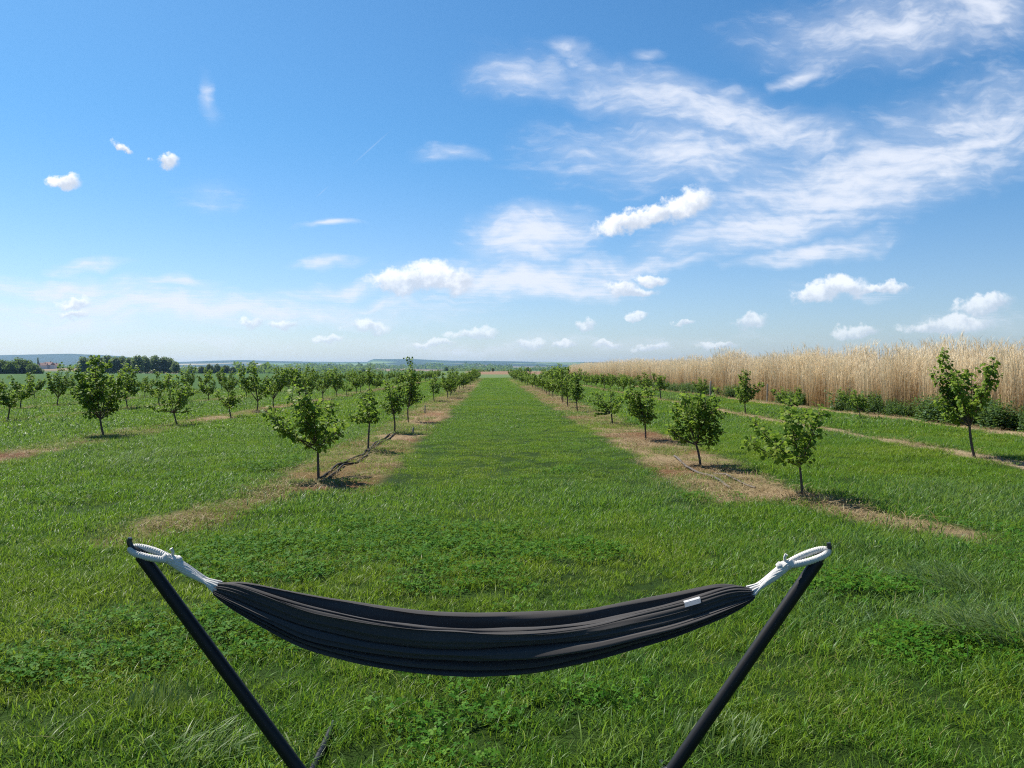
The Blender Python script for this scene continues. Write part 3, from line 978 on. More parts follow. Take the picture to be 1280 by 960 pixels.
ORD = ['', 'first', 'second', 'third', 'fourth', 'fifth', 'sixth', 'seventh', 'eighth', 'ninth', 'tenth', 'eleventh', 'twelfth', 'thirteenth', 'fourteenth',
       'fifteenth', 'sixteenth', 'seventeenth', 'eighteenth', 'nineteenth', 'twentieth']
TROWS = [  # x, start, end, gap, trees already standing nearer, phrase, group, chance of standing
    (-2.5, 44.5, 147, 3.5, 5, 'first row opposite the reeds', 'trees in the first row opposite the reeds', 1.0),
    (-8.95, 30.6, 135, 3.05, 3, 'second row opposite the reeds', 'trees in the second row opposite the reeds', .95),
    (-14.6, 32.5, 122, 3.05, 1, 'third row opposite the reeds', 'trees in the third row opposite the reeds', .93),
    (-19.6, 36.5, 111, 3.05, 1, 'fourth row opposite the reeds', 'trees in the fourth row opposite the reeds', .9),
    (-25.0, 41, 60, 3.6, 0, 'outermost row beside the green crop field', 'trees in the outermost row beside the crop field', .9),
    (3.55, 38.5, 147, 3.4, 6, 'first row on the reed side', 'trees in the first row on the reed side', 1.0),
    (9.0, 47, 147, 3.5, 3, 'second row on the reed side', 'trees in the second row on the reed side', .85),
    (11.5, 36, 110, 8.0, 2, 'thin row close along the reeds', 'trees in the thin row close along the reed bed', .8),
]
rt = random.Random(12)
for (rx, y0, y1, gap, n0, phrase, grp, pr) in TROWS:
    y = y0; n = n0
    while y < y1:
        if rt.random() < pr:
            n += 1
            far = n > 12
            lab = ('small far-off tree towards the end of the ' + phrase) if far else (ORD[n] + ' tree from the hammock end, ' + phrase)
            put_tree(PROTO[rt.randrange(9)], rx + rt.uniform(-.18, .18), y + rt.uniform(-.3, .3), lab, grp, rt.random() * 6.28, rt.uniform(.82, 1.12) * (.72 if rx == 11.5 else 1),
                     (rt.uniform(-.05, .05), rt.uniform(-.05, .05)))
        y += gap

# ------------------------------------------------------------------ dry reeds and the green growth at their foot
def reed_mat():
    m, t = new_mat('dry_reed')
    r = t.attr('rnd'); al = t.attr('along')
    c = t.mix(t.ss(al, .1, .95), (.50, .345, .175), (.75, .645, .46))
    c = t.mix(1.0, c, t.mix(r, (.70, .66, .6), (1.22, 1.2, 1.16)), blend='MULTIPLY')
    pr = principled(t, c, .6, .3)
    tr = t.n.new('ShaderNodeBsdfTranslucent'); t.set(tr.inputs[0], c)
    mx = t.n.new('ShaderNodeMixShader'); mx.inputs[0].default_value = .25
    t.l.new(pr, mx.inputs[1]); t.l.new(tr.outputs[0], mx.inputs[2])
    finish(t, mx.outputs[0])
    return m


REED = reed_mat()


def strips(paths, widths, rnd, al0=0.0, al1=1.0):
    """paths: (n,k,3) centre lines; flat ribbons of given widths (n,k), standing across a random direction"""
    n, k, _ = paths.shape
    g = np.random.default_rng(int(abs(paths.sum()) * 1000) % 99991)
    a = g.random(n) * 6.283
    s = np.stack([np.cos(a), np.sin(a), np.zeros(n)], -1)[:, None] * widths[..., None] * .5
    V = np.stack([paths - s, paths + s], 2).reshape(-1, 3)
    b = (np.arange(n) * 2 * k)[:, None] + (np.arange(k - 1) * 2)[None]
    q = np.stack([b, b + 1, b + 3, b + 2], -1).reshape(-1, 4)
    al = np.tile(np.repeat(np.linspace(0, 1, k), 2), n) * (al1 - al0) + al0
    return V, q, np.zeros((0, 3), int), np.repeat(rnd, 2 * k), al


def reed_clump(seed, n=44, rad=.42):
    g = np.random.default_rng(seed)
    r = rad * np.sqrt(g.random(n)); a = g.random(n) * 6.283
    b = np.stack([r * np.cos(a), r * np.sin(a), np.zeros(n)], -1)
    h = 1.35 + 1.15 * g.random(n) ** .9
    ln = g.normal(0, .055, (n, 2)) + np.array([.03, 0])
    k = 5
    f = np.linspace(0, 1, k)
    path = b[:, None] + np.stack([ln[:, :1] * h[:, None] * f ** 2, ln[:, 1:] * h[:, None] * f ** 2, h[:, None] * f + 0 * b[:, :1]], -1)
    rn = g.random(n)
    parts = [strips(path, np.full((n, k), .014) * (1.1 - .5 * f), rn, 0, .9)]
    # withered leaves hanging off the stalks
    nl = n * 2
    w_ = g.integers(0, n, nl); t = g.uniform(.12, .95, nl)
    st = b[w_] + np.stack([ln[w_, 0] * h[w_] * t ** 2, ln[w_, 1] * h[w_] * t ** 2, h[w_] * t], -1)
    az = g.random(nl) * 6.283; L = g.uniform(.2, .5, nl)
    dr = np.stack([np.cos(az), np.sin(az)], -1)
    f4 = np.linspace(0, 1, 4)
    lp = st[:, None] + np.stack([dr[:, :1] * L[:, None] * f4 * .26, dr[:, 1:] * L[:, None] * f4 * .26, L[:, None] * (.9 * f4 - .55 * f4 ** 2)], -1)
    parts.append(strips(lp, np.full((nl, 4), .011) * (1 - .8 * f4), g.random(nl), .3, .8))
    # feathery heads
    hd = np.where(g.random(n) < .75)[0]
    m_ = 5
    ti = np.repeat(hd, m_); nn = len(ti)
    top = path[ti, -1]
    az = g.random(nn) * 6.283; L = g.uniform(.16, .42, nn)
    f3 = np.linspace(0, 1, 3)
    sp = .16 + .2 * g.random(nn)
    hp = (top - np.array([0, 0, .05]))[:, None] + np.stack([np.cos(az)[:, None] * L[:, None] * sp[:, None] * f3 + .10 * L[:, None] * f3 ** 2 * 3, np.sin(az)[:, None] * L[:, None] * sp[:, None] * f3, L[:, None] * (f3 - .3 * f3 ** 2)], -1)
    parts.append(strips(hp, np.full((nn, 3), .0085) * (1.1 - .7 * f3), g.random(nn) * .5 + .5, 1.0, 1.0))
    return lib_obj('reed_clump', parts, REED)


def build_reeds():
    libs = [reed_clump(s) for s in range(500, 508)]
    n1 = 1750
    x = np.concatenate([14.1 + 2.6 * rng.random(n1) ** 1.1, 16.5 + 9 * rng.random(1900)])
    y = np.concatenate([6 + 140 * rng.random(n1) ** 1.25, 8 + 138 * rng.random(1900) ** 1.1])
    x = x + .5 * (fbm(y * .35, y * 0, 3, 3) - .5)
    n = len(x)
    rot = np.stack([rng.normal(0, .05, n), rng.normal(0, .05, n), rng.random(n) * 6.283], -1)
    size = (.66 + .46 * fbm(x * .6, y * .35, 77, 3)) * (.86 + .30 * rng.random(n) ** 1.6)
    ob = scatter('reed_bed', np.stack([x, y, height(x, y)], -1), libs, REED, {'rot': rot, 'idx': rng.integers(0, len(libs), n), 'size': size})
    tag(ob, 'tall dry tan reeds standing as a dense wall along the orchard', 'reeds', kind='stuff')


build_reeds()
WEED = leaf_mat('nettle_leaf', (.030, .075, .022), (.050, .105, .030), (.090, .150, .045), .3, .55, .18)


def weed_clump(seed, n=26, h=.75, leaf=.09):
    g = np.random.default_rng(seed)
    P, Fw, S, Rn = [], [], [], []
    stems = []
    for i in range(n):
        r = .36 * math.sqrt(g.random()); a = g.random() * 6.283
        b = np.array([r * math.cos(a), r * math.sin(a), 0]); hh = h * g.uniform(.5, 1.0)
        ln = g.normal(0, .16, 2) + b[:2] * .5
        f = np.linspace(0, 1, 4)
        stems.append(b + np.stack([ln[0] * hh * f, ln[1] * hh * f, hh * f], -1))
        m_ = int(hh / .04)
        for j in range(m_):
            t = (j + g.random()) / m_
            c = b + np.array([ln[0] * hh * t, ln[1] * hh * t, hh * t])
            az = g.random() * 6.283
            P.append(c); Fw.append([math.cos(az), math.sin(az), g.uniform(-.5, .5)]); S.append(leaf * g.uniform(.6, 1.15) * (1.05 - .45 * t)); Rn.append(g.random())
    P = np.array(P); Fw = np.array(Fw)
    me = leaves_mesh('weed_clump', P, Fw, np.array([0, 0, 1.0]) + g.normal(0, .35, P.shape), np.array(S), np.array(Rn))
    me.materials.append(WEED)
    ob = bpy.data.objects.new('weed_clump', me)
    return ob


def build_undergrowth():
    libs = [weed_clump(s) for s in range(520, 526)]
    n0 = 1000
    y = 8 + 130 * rng.random(n0) ** 1.35
    x = 13.95 + rng.normal(0, .26, n0)
    keep = fbm(y * .55, y * 0 + 4, 15, 3) > .38
    x, y = x[keep], y[keep]; n = len(x)
    rot = np.stack([np.zeros(n), np.zeros(n), rng.random(n) * 6.283], -1)
    size = (.45 + 1.0 * fbm(y * .8, x, 19, 3)) * (.75 + .4 * rng.random(n))
    ob = scatter('undergrowth', np.stack([x, y, height(x, y)], -1), libs, WEED, {'rot': rot, 'idx': rng.integers(0, len(libs), n), 'size': size})
    tag(ob, 'dark green leafy weeds crowding the foot of the dry reeds', 'weeds', kind='stuff')


build_undergrowth()

# ------------------------------------------------------------------ hammock stand
BLACK = simple_mat('black_powder_coat', (.006, .0065, .008), (.010, .0105, .013), 260, .5, .3, .15, .0006, 2)
HOOKM = simple_mat('dark_hook_steel', (.010, .012, .011), (.02, .022, .02), 90, .35, .5, .1, .001, 2)
D0 = 3.0
stand = empty('hammock_stand', (0, D0, 0))
tag(stand, 'black tubular hammock stand with slanting arms and feet in the grass', 'hammock stand')


def arm_line(px0, py0, px1, py1):
    a = at(px0, py0, D0); b = at(px1, py1, D0)
    k = (b.z - .07) / (a.z - b.z)
    return a, b + (b - a) * k


for side, (x0, y0, x1, y1) in enumerate(((176, 694, 372, 960), (1023, 700, 842, 960))):
    top, bot = arm_line(x0, y0, x1, y1)
    off = Vector((0, D0, 0))
    m = MB()
    n = 14
    pts = [top.lerp(bot, i / n) - off for i in range(n + 1)]
    rad = [.0235 + .0015 * (i / n) for i in range(n + 1)]
    m.tube(pts, rad, 20)
    dr = (bot - top).normalized()
    arm = m.build('arm', BLACK, stand)
    h = MB()
    sx = -1 if side == 0 else 1
    t0 = pts[0]
    out = Vector((-dr.x, 0, -dr.z))
    hp = [t0 - out * .03, t0 + out * .012, t0 + out * .026 + Vector((sx * .006, 0, .002)), t0 + out * .030 + Vector((sx * .018, 0, .006)),
          t0 + out * .034 + Vector((sx * .022, 0, .022)), t0 + out * .036 + Vector((sx * .018, 0, .036))]
    h.tube(hp, [.020, .018, .013, .011, .0105, .008], 12)
    h.build('hook', HOOKM, arm)
    # cross foot
    f = MB()
    b0 = pts[-1]
    ya, yb = (-.62, .56) if side == 0 else (-.6, .16)
    f.tube([(b0.x - .0 * sx, b0.y + ya + (yb - ya) * k / 8, .020 - .010 * abs(k - 4) / 4) for k in range(9)], .0145, 14)
    ft = f.build('foot', BLACK, stand)
    for yy in (ya, yb):
        e = MB()
        e.tube([(b0.x, b0.y + yy - .02, .010), (b0.x, b0.y + yy + .02, .010)], .0165, 14)
        e.build('end_cap', HOOKM, ft)
    if side == 0: bl = b0.copy()
rail = MB()
rail.tube([bl + Vector((0.0, 0, 0)), bl + Vector((.05, 0, -.02)), Vector((bl.x + .14, 0, .045)), Vector((0, 0, .045)), Vector((b0.x - .14, 0, .045)), b0 + Vector((-.05, 0, -.02)), b0], .0225, 16)
rail.build('base_rail', BLACK, stand)

# ------------------------------------------------------------------ hammock
def cloth_mat():
    m, t = new_mat('charcoal_canvas')
    obj = t.n.new('ShaderNodeTexCoord').outputs['Object']
    n = t.noise(obj, 9, 4)
    wv = t.node('ShaderNodeTexNoise', {'Vector': t.vm('MULTIPLY', obj, (1, 3, 3)), 'Scale': 420.0, 'Detail': 2.0}).outputs[0]
    c = t.mix(n, (.034, .030, .028), (.050, .045, .042))
    c = t.mix(t.m('MULTIPLY', wv, .5), c, (.068, .063, .060))
    p = principled(t, c, .82, .25, bump(t, wv, .35, .0015), **{'Sheen Weight': .12, 'Sheen Roughness': .5})
    tr = t.n.new('ShaderNodeBsdfTranslucent'); t.set(tr.inputs[0], (.03, .035, .03, 1))
    mx = t.n.new('ShaderNodeMixShader'); mx.inputs[0].default_value = .06
    t.l.new(p, mx.inputs[1]); t.l.new(tr.outputs[0], mx.inputs[2])
    finish(t, mx.outputs[0])
    return m


CLOTH = cloth_mat()
m_, t_ = new_mat('white_cotton_rope')
ob_ = t_.n.new('ShaderNodeTexCoord').outputs['Object']
nn_ = t_.noise(ob_, 180, 3)
finish(t_, principled(t_, t_.mix(nn_, (.48, .46, .42), (.72, .70, .65)), .85, .2, bump(t_, nn_, .6, .003)))
ROPE = m_
ham = empty('hammock', (0, D0, 0))
tag(ham, 'charcoal fabric hammock bunched together and slung from white rope loops', 'hammock')
BX = np.array([268, 276, 315, 380, 460, 530, 600, 670, 740, 840, 915, 935, 942]); BY = np.array([745, 755, 777, 810, 830, 841, 845, 840, 826, 799, 770, 758, 750])
TX = np.array([268, 285, 347, 390, 460, 530, 600, 670, 740, 850, 890, 918, 942]); TY = np.array([726, 721, 737, 747, 759, 766, 768.5, 767.5, 763, 742, 732, 724, 732])
# cross-section, front to back over the top: (depth -1 near .. 1 far, height 0..1)
SEC = [(-.15, 0), (-.6, .025), (-1.0, .07), (-1.16, .12), (-1.16, .155), (-.82, .178), (-1.14, .20), (-1.26, .24), (-1.27, .285), (-1.12, .305), (-.78, .315), (-1.1, .335), (-1.26, .39), (-1.32, .45), (-1.27, .51),
       (-1.08, .54), (-.66, .548), (-.88, .575), (-.94, .65), (-.92, .74), (-.86, .82), (-.80, .885), (-.745, .925), (-.68, .90), (-.58, .66), (-.42, .52), (-.31, .56), (-.21, .80), (-.11, .87), (.0, .83), (.09, .6), (.3, .5),
       (.5, .62), (.66, .9), (.78, 1.0), (.88, .97), (.95, .7), (.88, .42), (.55, .14), (.2, .02)]


def cat_closed(pts, n):
    P = np.array(pts); m = len(P)
    s = np.linspace(0, m, n, endpoint=False); i = s.astype(int); f = (s - i)[:, None]
    a, b, c, d_ = P[(i - 1) % m], P[i % m], P[(i + 1) % m], P[(i + 2) % m]
    return .5 * (2 * b + (c - a) * f + (2 * a - 5 * b + 4 * c - d_) * f ** 2 + (3 * b - a - 3 * c + d_) * f ** 3)


def build_fabric():
    NS, NTT = 300, 170
    sec = cat_closed(SEC, NS)
    s = np.arange(NS) / NS
    V = np.zeros((NTT, NS, 3))
    xs = np.linspace(268, 942, NTT)

    def soft(a):
        a = np.pad(a, 9, mode='reflect', reflect_type='odd')
        k = np.hanning(19); return np.convolve(a, k / k.sum(), 'valid')
    by_s = soft(np.interp(xs, BX, BY)); ty_s = soft(np.interp(xs, TX, TY))
    for i in range(NTT):
        tt = i / (NTT - 1)
        px = 268 + (942 - 268) * tt
        env = math.sin(math.pi * min(max(tt, 0), 1)) ** .55
        bot = at(px, float(by_s[i]), D0 - .02 - .05 * env)
        env = math.sin(math.pi * min(max(tt, 0), 1)) ** .55
        wy = .034 + .072 * env
        top = at(px, float(ty_s[i]), D0 + .74 * wy)
        hgt = top.z - bot.z
        sy = sec[:, 0].copy(); sz = sec[:, 1].copy()
        # shelves between the folds deepen and fade along the length
        for zc, k0, k1 in ((.535, .45, 1.05), (.305, .7, .8), (.17, 1.0, .5)):
            sy = sy + .15 * (k0 + (k1 - k0) * tt - .35) * np.exp(-((sz - zc) / .05) ** 2) * (sec[:, 0] < -.6)
        # creases wander along the length
        sz = sz + .045 * np.sin(2 * math.pi * (tt * 1.1 + .15) + 7 * s) * np.sin(math.pi * np.clip(sz, 0, 1))
        sy = sy * (1 + .12 * np.sin(5.1 * tt + 9 * s))
        gather = (1 - env)
        wr = (vnoise(tt * 5 + 0 * s, s * 46, 11) - .5) * .16 + (vnoise(tt * 11 + 0 * s, s * 90, 12) - .5) * .07
        wr = wr * np.minimum(1, np.minimum(s, 1 - s) * 12)
        sy = sy + wr; sz = sz + wr * .35
        rip = np.sin(2 * math.pi * 30 * s + 2.0 * math.sin(6 * tt)) * (.011 + .085 * gather)
        rip2 = np.sin(2 * math.pi * 17 * s + 5 * tt) * (.016 + .03 * gather)
        cy, cz = sec[:, 0].mean(), .5
        sy = cy + (sy - cy) * (1 + rip + rip2); sz = cz + (sz - cz) * (1 + (rip + rip2) * .6)
        # at the gathered ends the pleats round into a bundle
        k = gather ** 2.2
        ang = np.arctan2(sz - cz, sy - cy)
        rr = 1 + rip * 1.3 + rip2
        sy = sy * (1 - k) + (np.cos(ang) * rr) * k; sz = sz * (1 - k) + (.5 + .5 * np.sin(ang) * rr) * k
        V[i, :, 0] = bot.x
        V[i, :, 1] = sy * wy
        V[i, :, 2] = bot.z + sz * hgt
    V[0, :, 0] += .0; idx = np.arange(NTT * NS).reshape(NTT, NS)
    nx = np.roll(idx, -1, 1)
    q = np.stack([idx[:-1], idx[1:], nx[1:], nx[:-1]], -1).reshape(-1, 4)
    vv = V.reshape(-1, 3)
    ca, cb = V[0].mean(0), V[-1].mean(0)
    vv = np.concatenate([vv, [ca + np.array([.012, 0, 0]), cb - np.array([.012, 0, 0])]])
    na, nb = len(vv) - 2, len(vv) - 1
    t = [(na, idx[0, j], idx[0, (j + 1) % NS]) for j in range(NS)] + [(nb, idx[-1, (j + 1) % NS], idx[-1, j]) for j in range(NS)]
    me = mesh_np('fabric', vv, q, t, None, smooth=True)
    return link('fabric', me, CLOTH, ham), V


fab, FV = build_fabric()


def rel(px, py, y=D0):
    return at(px, py, y) - Vector((0, D0, 0))


# white care tag near one end
tagm, tt_ = new_mat('white_label')
oc = tt_.n.new('ShaderNodeTexCoord').outputs['Object']
mk = tt_.noise(tt_.vm('MULTIPLY', oc, (120, 1, 300)), 1.0, 1)
finish(tt_, principled(tt_, tt_.mix(tt_.ss(mk, .60, .66), (.42, .42, .42), (.22, .22, .23)), .7, .2))
ti = int((866 - 268) / (942 - 268) * 169)
vals = FV[ti]
# the lit front hem: highest point on the near side
cand = [k for k in range(300) if vals[k, 1] < -.02]
top_k = max(cand, key=lambda k: vals[k, 2])
mtag = MB()
pa = []
for i in range(ti - 2, ti + 4):
    row = []
    c = Vector(FV[i, top_k])
    row = [c + Vector((0, .006, .004)), c + Vector((0, -.012, .003)), c + Vector((0, -.022, -.012))]
    pa.append(row)
vs_, fs_ = [], []
for r_ in pa: vs_ += r_
for i in range(len(pa) - 1):
    for k in range(2):
        fs_.append((i * 3 + k, i * 3 + k + 1, i * 3 + k + 4, i * 3 + k + 3))
mtag.add(vs_, fs_)
mtag.build('care_tag', tagm, ham)


def rope_end(side):
    g = random.Random(30 + side)
    fi = 0 if side == 0 else -1
    ring = FV[fi]
    sx = -1 if side == 0 else 1
    if side == 0:
        k0 = rel(213, 699); hook = rel(172, 688)
    else:
        k0 = rel(984, 706); hook = rel(1027, 691)
    m = MB()
    ns = 14
    for i in range(ns):
        a = ring[int(i * len(ring) / ns)]
        s0 = Vector(a) * .98 + Vector(ring.mean(0)) * .02 + Vector((-sx * .012, 0, 0))
        an = 6.283 * i / ns
        pts = []
        for j in range(12):
            f = j / 11
            tw = an + 2.6 * f
            c = Vector(ring.mean(0)).lerp(k0, f)
            rad = .0158 + .004 * (1 - f)
            bund = c + Vector((0, math.cos(tw) * rad, math.sin(tw) * rad))
            lin = s0.lerp(k0, f)
            w_ = min(1, f * 1.5) ** 1.2
            pts.append(lin.lerp(bund, w_))
        m.tube(pts, .0056, 7)
    m.build('cords', ROPE, ham)
    # the wrapped eye round the hook
    lp = MB()
    ax = (hook - k0); L = ax.length; ax.normalize()
    ups = Vector((0, 1, 0)).cross(ax); ups.normalize()
    if ups.z < 0: ups = -ups
    bd = (Vector((0, .75, 0)) + ups * .65).normalized()
    n = 150
    pts, rad = [], []
    for i in range(n):
        a = 6.283 * i / n
        u = math.cos(a); v = math.sin(a)
        pts.append(k0 + ax * (L * .5 + .012 + (L * .5 + .012) * u) + bd * (.021 * v * (.55 + .45 * (u + 1) / 2)))
        rad.append(.0130 + .0011 * math.sin(i * 6.283 / 3.0))
    lp.tube(pts, rad, 12, closed=True)
    lp.build('rope_loop', ROPE, ham)
    kn = MB()
    kp = [k0 - ax * .03 + ax * (.05 * i / 24) + Vector((0, math.cos(i * 1.3) * .003, math.sin(i * 1.3) * .003)) for i in range(25)]
    kn.tube(kp, [.0175 + .0018 * math.sin(i * 2.1) for i in range(25)], 12)
    # frayed tail
    kn.tube([k0 + Vector((-sx * .008, 0, .012)), k0 + Vector((-sx * .012, -.005, .03)), k0 + Vector((-sx * .006, -.008, .042))], [.006, .005, .007], 7)
    kn.build('whipping', ROPE, ham)


rope_end(0); rope_end(1)

# ------------------------------------------------------------------ hoses and stakes in the strips
HOSE = simple_mat('black_hose', (.012, .011, .010), (.03, .026, .022), 20, .75, .15)
GREYP = simple_mat('grey_pipe', (.075, .067, .06), (.15, .13, .115), 15, .85, .15)


def hose(pxs, r, mat, label, name='irrigation_hose'):
    pts = [ground(*p) for p in pxs]
    fine = []
    for i in range(len(pts) - 1):
        for k in range(6):
            p = pts[i].lerp(pts[i + 1], k / 6)
            fine.append((p.x + .008 * math.sin(3 * p.y + 2 * i), p.y, H(p.x, p.y) + r * .9 + .01 * (1 + math.sin(5 * p.y))))
    m = MB(); m.tube(fine, r, 8)
    return tag(m.build(name, mat), label, 'hose')


hose([(397, 600), (412, 592), (425, 582), (436, 578), (450, 573), (458, 567), (476, 552), (490, 545)], .017, HOSE, 'black irrigation hose winding up to the second hose-side tree trunk')
hose([(401, 604), (420, 592), (430, 584), (447, 580), (457, 574), (462, 566), (482, 553), (500, 541)], .016, HOSE, 'lower black irrigation hose lying next to the bare brown patch')
hose([(843, 571), (857, 584), (880, 594), (900, 602), (915, 612)], .018, GREYP, 'grey pipe lying across rust-brown soil', 'pipe')
hose([(893, 592), (906, 596), (922, 602), (950, 612)], .014, GREYP, 'short pale pipe half hidden in straw beside the nearest tree', 'pipe')
WOOD = simple_mat('weathered_wood', (.20, .17, .13), (.38, .34, .28), 25, .85, .2)


def stake(px, pb, pt, r, label):
    g = ground(px, pb); h = (pb - pt) * g.y / F
    m = MB()
    m.tube([(0, 0, -.05), (.006, 0, h * .5), (.012, .004, h - .02), (.012, .004, h)], [r, r, r * .96, r * .6], 9)
    o = m.build('wooden_stake', WOOD, loc=(g.x, g.y, H(g.x, g.y)))
    return tag(o, label, 'stake', 'stakes marking gaps in the rows')


stake(531, 517, 507, .022, 'thin pale stake in the gap beyond the leader tree')
stake(516, 543, 535, .024, 'short stake stump at the edge of the mown lane')
stake(888, 497, 476, .05, 'grey post against the leafy undergrowth below the reeds')
stake(959, 503, 480, .035, 'slim post by the reeds, behind the slim pointed tree')

# ------------------------------------------------------------------ grass tussocks
def tussock(px, py, r, h, n, seed, lean, label, dirl):
    g = ground(px, py)
    v, q, t, rn, al = blades(n, r, h * .5, h, .0075, lean, seed, 4, dirl)
    me = mesh_np('grass_tussock', v, q, t, {'rnd': rn * .9, 'along': al})
    o = link('grass_tussock', me, TUSS, None, (g.x, g.y, H(g.x, g.y)))
    tag(o, label, 'tussock', 'rank grass tussocks')


TUSS = leaf_mat('tussock_blade', (.085, .150, .035), (.13, .195, .055), (.22, .27, .12), .35, .45, .22)
TUSY = TUSS
tussock(1235, 800, .26, .32, 330, 1, 1.1, 'big silvery tussock swept over beside the clover, in the lawn edge', math.pi * .9)
tussock(1185, 735, .34, .30, 330, 2, 1.1, 'wide silvery tussock lying over behind the big swept one', math.pi * .9)
tussock(1065, 690, .30, .26, 260, 3, .9, 'rank green tussock just beyond the rope of the hammock', math.pi)
tussock(255, 945, .16, .17, 130, 4, .9, 'coarse tussock with broad bent blades near the slanting black arm', .3)
tussock(195, 890, .13, .17, 110, 5, .5, 'yellow-green upright tuft standing in the clover', 1.4)
tussock(155, 585, .6, .26, 420, 6, .8, 'pale seeding tussock in the lane between two dry strips', .2)
tussock(190, 572, .55, .25, 380, 7, .8, 'pale tussock just behind the seeding one', .2)
tussock(900, 930, .2, .14, 150, 8, .7, 'dark leafy tuft at the foot of the arm near the tag', .6)

# ------------------------------------------------------------------ far trees, hedges, houses
FT1 = leaf_mat('poplar_leaf', (.16, .20, .11), (.21, .25, .15), (.27, .29, .20), .42, .6, .12)
FT2 = leaf_mat('copse_leaf', (.055, .10, .030), (.080, .13, .042), (.11, .16, .06), .42, .6, .12)
FT3 = leaf_mat('willow_leaf', (.10, .125, .065), (.145, .165, .10), (.20, .215, .14), .2, .6, .12)
FBARK = simple_mat('old_bark', (.06, .05, .04), (.14, .12, .10), 2, .9, .2)


def big_tree_meshes(seed, h, rad, z0, mat, n=2300, leaf=.55):
    g = np.random.default_rng(seed)
    nb = 16
    cb = np.zeros((nb, 3)); rb = np.zeros(nb)
    for i in range(nb):
        f = (i + .5) / nb
        a = i * 2.4; prof = math.sin(math.pi * (.12 + .83 * f)) ** .7
        rr = rad * .62 * prof * g.uniform(.3, 1.0)
        cb[i] = (rr * math.cos(a), rr * math.sin(a), z0 + (h - z0) * (.08 + .82 * f)); rb[i] = rad * g.uniform(.34, .55) * (.6 + .5 * prof)
    w_ = g.choice(nb, n, p=rb ** 2 / (rb ** 2).sum())
    dirs = g.normal(size=(n, 3)); dirs /= np.linalg.norm(dirs, axis=1, keepdims=True)
    rr = rb[w_] * (.55 + .5 * g.random(n) ** .5)
    P = cb[w_] + dirs * rr[:, None] * np.array([1, 1, 1.1])
    up = dirs + g.normal(0, 1.1, (n, 3)); fw = np.cross(up, g.normal(size=(n, 3)))
    me = leaves_mesh('crown', P, fw, up, leaf * g.uniform(.6, 1.3, n), np.clip(np.repeat(g.random(nb), 1)[w_] * .5 + g.random(n) * .5, 0, 1))
    me.materials.append(mat)
    m = MB()
    m.tube([(0, 0, -.5), (.05, .03, h * .3), (0, .05, h * .62)], [h * .022, h * .016, h * .006], 8)
    for i in range(0, nb, 2):
        m.tube([(0, .03, h * .2 + cb[i][2] * .25), Vector(cb[i]) * .6 + Vector((0, 0, cb[i][2] * .3)), cb[i]], [h * .009, h * .006, h * .002], 5)
    tm = bpy.data.meshes.new('trunk'); tm.from_pydata([tuple(v) for v in m.v], [], m.f); tm.update(); tm.materials.append(FBARK)
    return tm, me


def far_tree(name, ms, px, y, s, label, group, rz):
    x = (px - 615) / F * y
    o = empty(name, (x, y, H(x, y)), rz); o.scale = (s[0], s[0], s[1])
    tag(o, label, 'tree', group)
    link('trunk', ms[0], None, o); link('crown', ms[1], None, o)


POP = [big_tree_meshes(700 + k, 12, 3.3, 1.0, FT1) for k in range(4)]
COP = [big_tree_meshes(720 + k, 9, 4.2, .3, FT2) for k in range(3)]
WIL = [big_tree_meshes(740 + k, 7, 3.6, .3, FT3) for k in range(3)]
rf = random.Random(5)
Y0 = 440.0
PX = F / Y0
pops = [(112, 445), (121, 447), (130, 444), (140, 443), (149, 445), (158, 444), (168, 446), (177, 443), (187, 444), (198, 443), (209, 445), (217, 446), (224, 451)]
for i, (px, pt) in enumerate(pops):
    y = Y0 + rf.uniform(-12, 12)
    x = (px - 615) / F * y
    hh = (462 - pt) / F * y + CAM_H - H(x, y)
    s = hh / 12.4
    far_tree('poplar_tree', POP[i % 4], px, y, (s * rf.uniform(1.25, 1.5), s), ORD[i + 1] + ' grey-green tree of the distant grove, counted from the village end', 'trees of the distant grey-green grove', rf.random() * 6)
cops = [(-8, 449), (3, 447), (13, 450), (23, 451), (33, 448), (42, 450), (50, 454), (57, 460)]
for i, (px, pt) in enumerate(cops):
    y = 400 + rf.uniform(-8, 8)
    x = (px - 615) / F * y
    hh = (462 - pt) / F * y + CAM_H - H(x, y)
    s = hh / 9.3
    lab = ORD[len(cops) - i] + ' dark tree of the bushy copse, counted from its village end'
    far_tree('copse_tree', COP[i % 3], px, y, (max(s, .45) * 1.35, s), lab, 'trees of the dark bushy copse', rf.random() * 6)
for i, (px, pt) in enumerate([(256, 458), (265, 456), (275, 456), (285, 457), (294, 459)]):
    y = 520 + rf.uniform(-8, 8)
    x = (px - 615) / F * y
    s = ((462 - pt) / F * y + CAM_H - H(x, y)) / 7.2
    far_tree('willow_tree', WIL[i % 3], px, y, (s, s), ORD[i + 1] + ' pale willow past the grey-green grove, counted from the grove', 'pale willows beyond the orchard', rf.random() * 6)
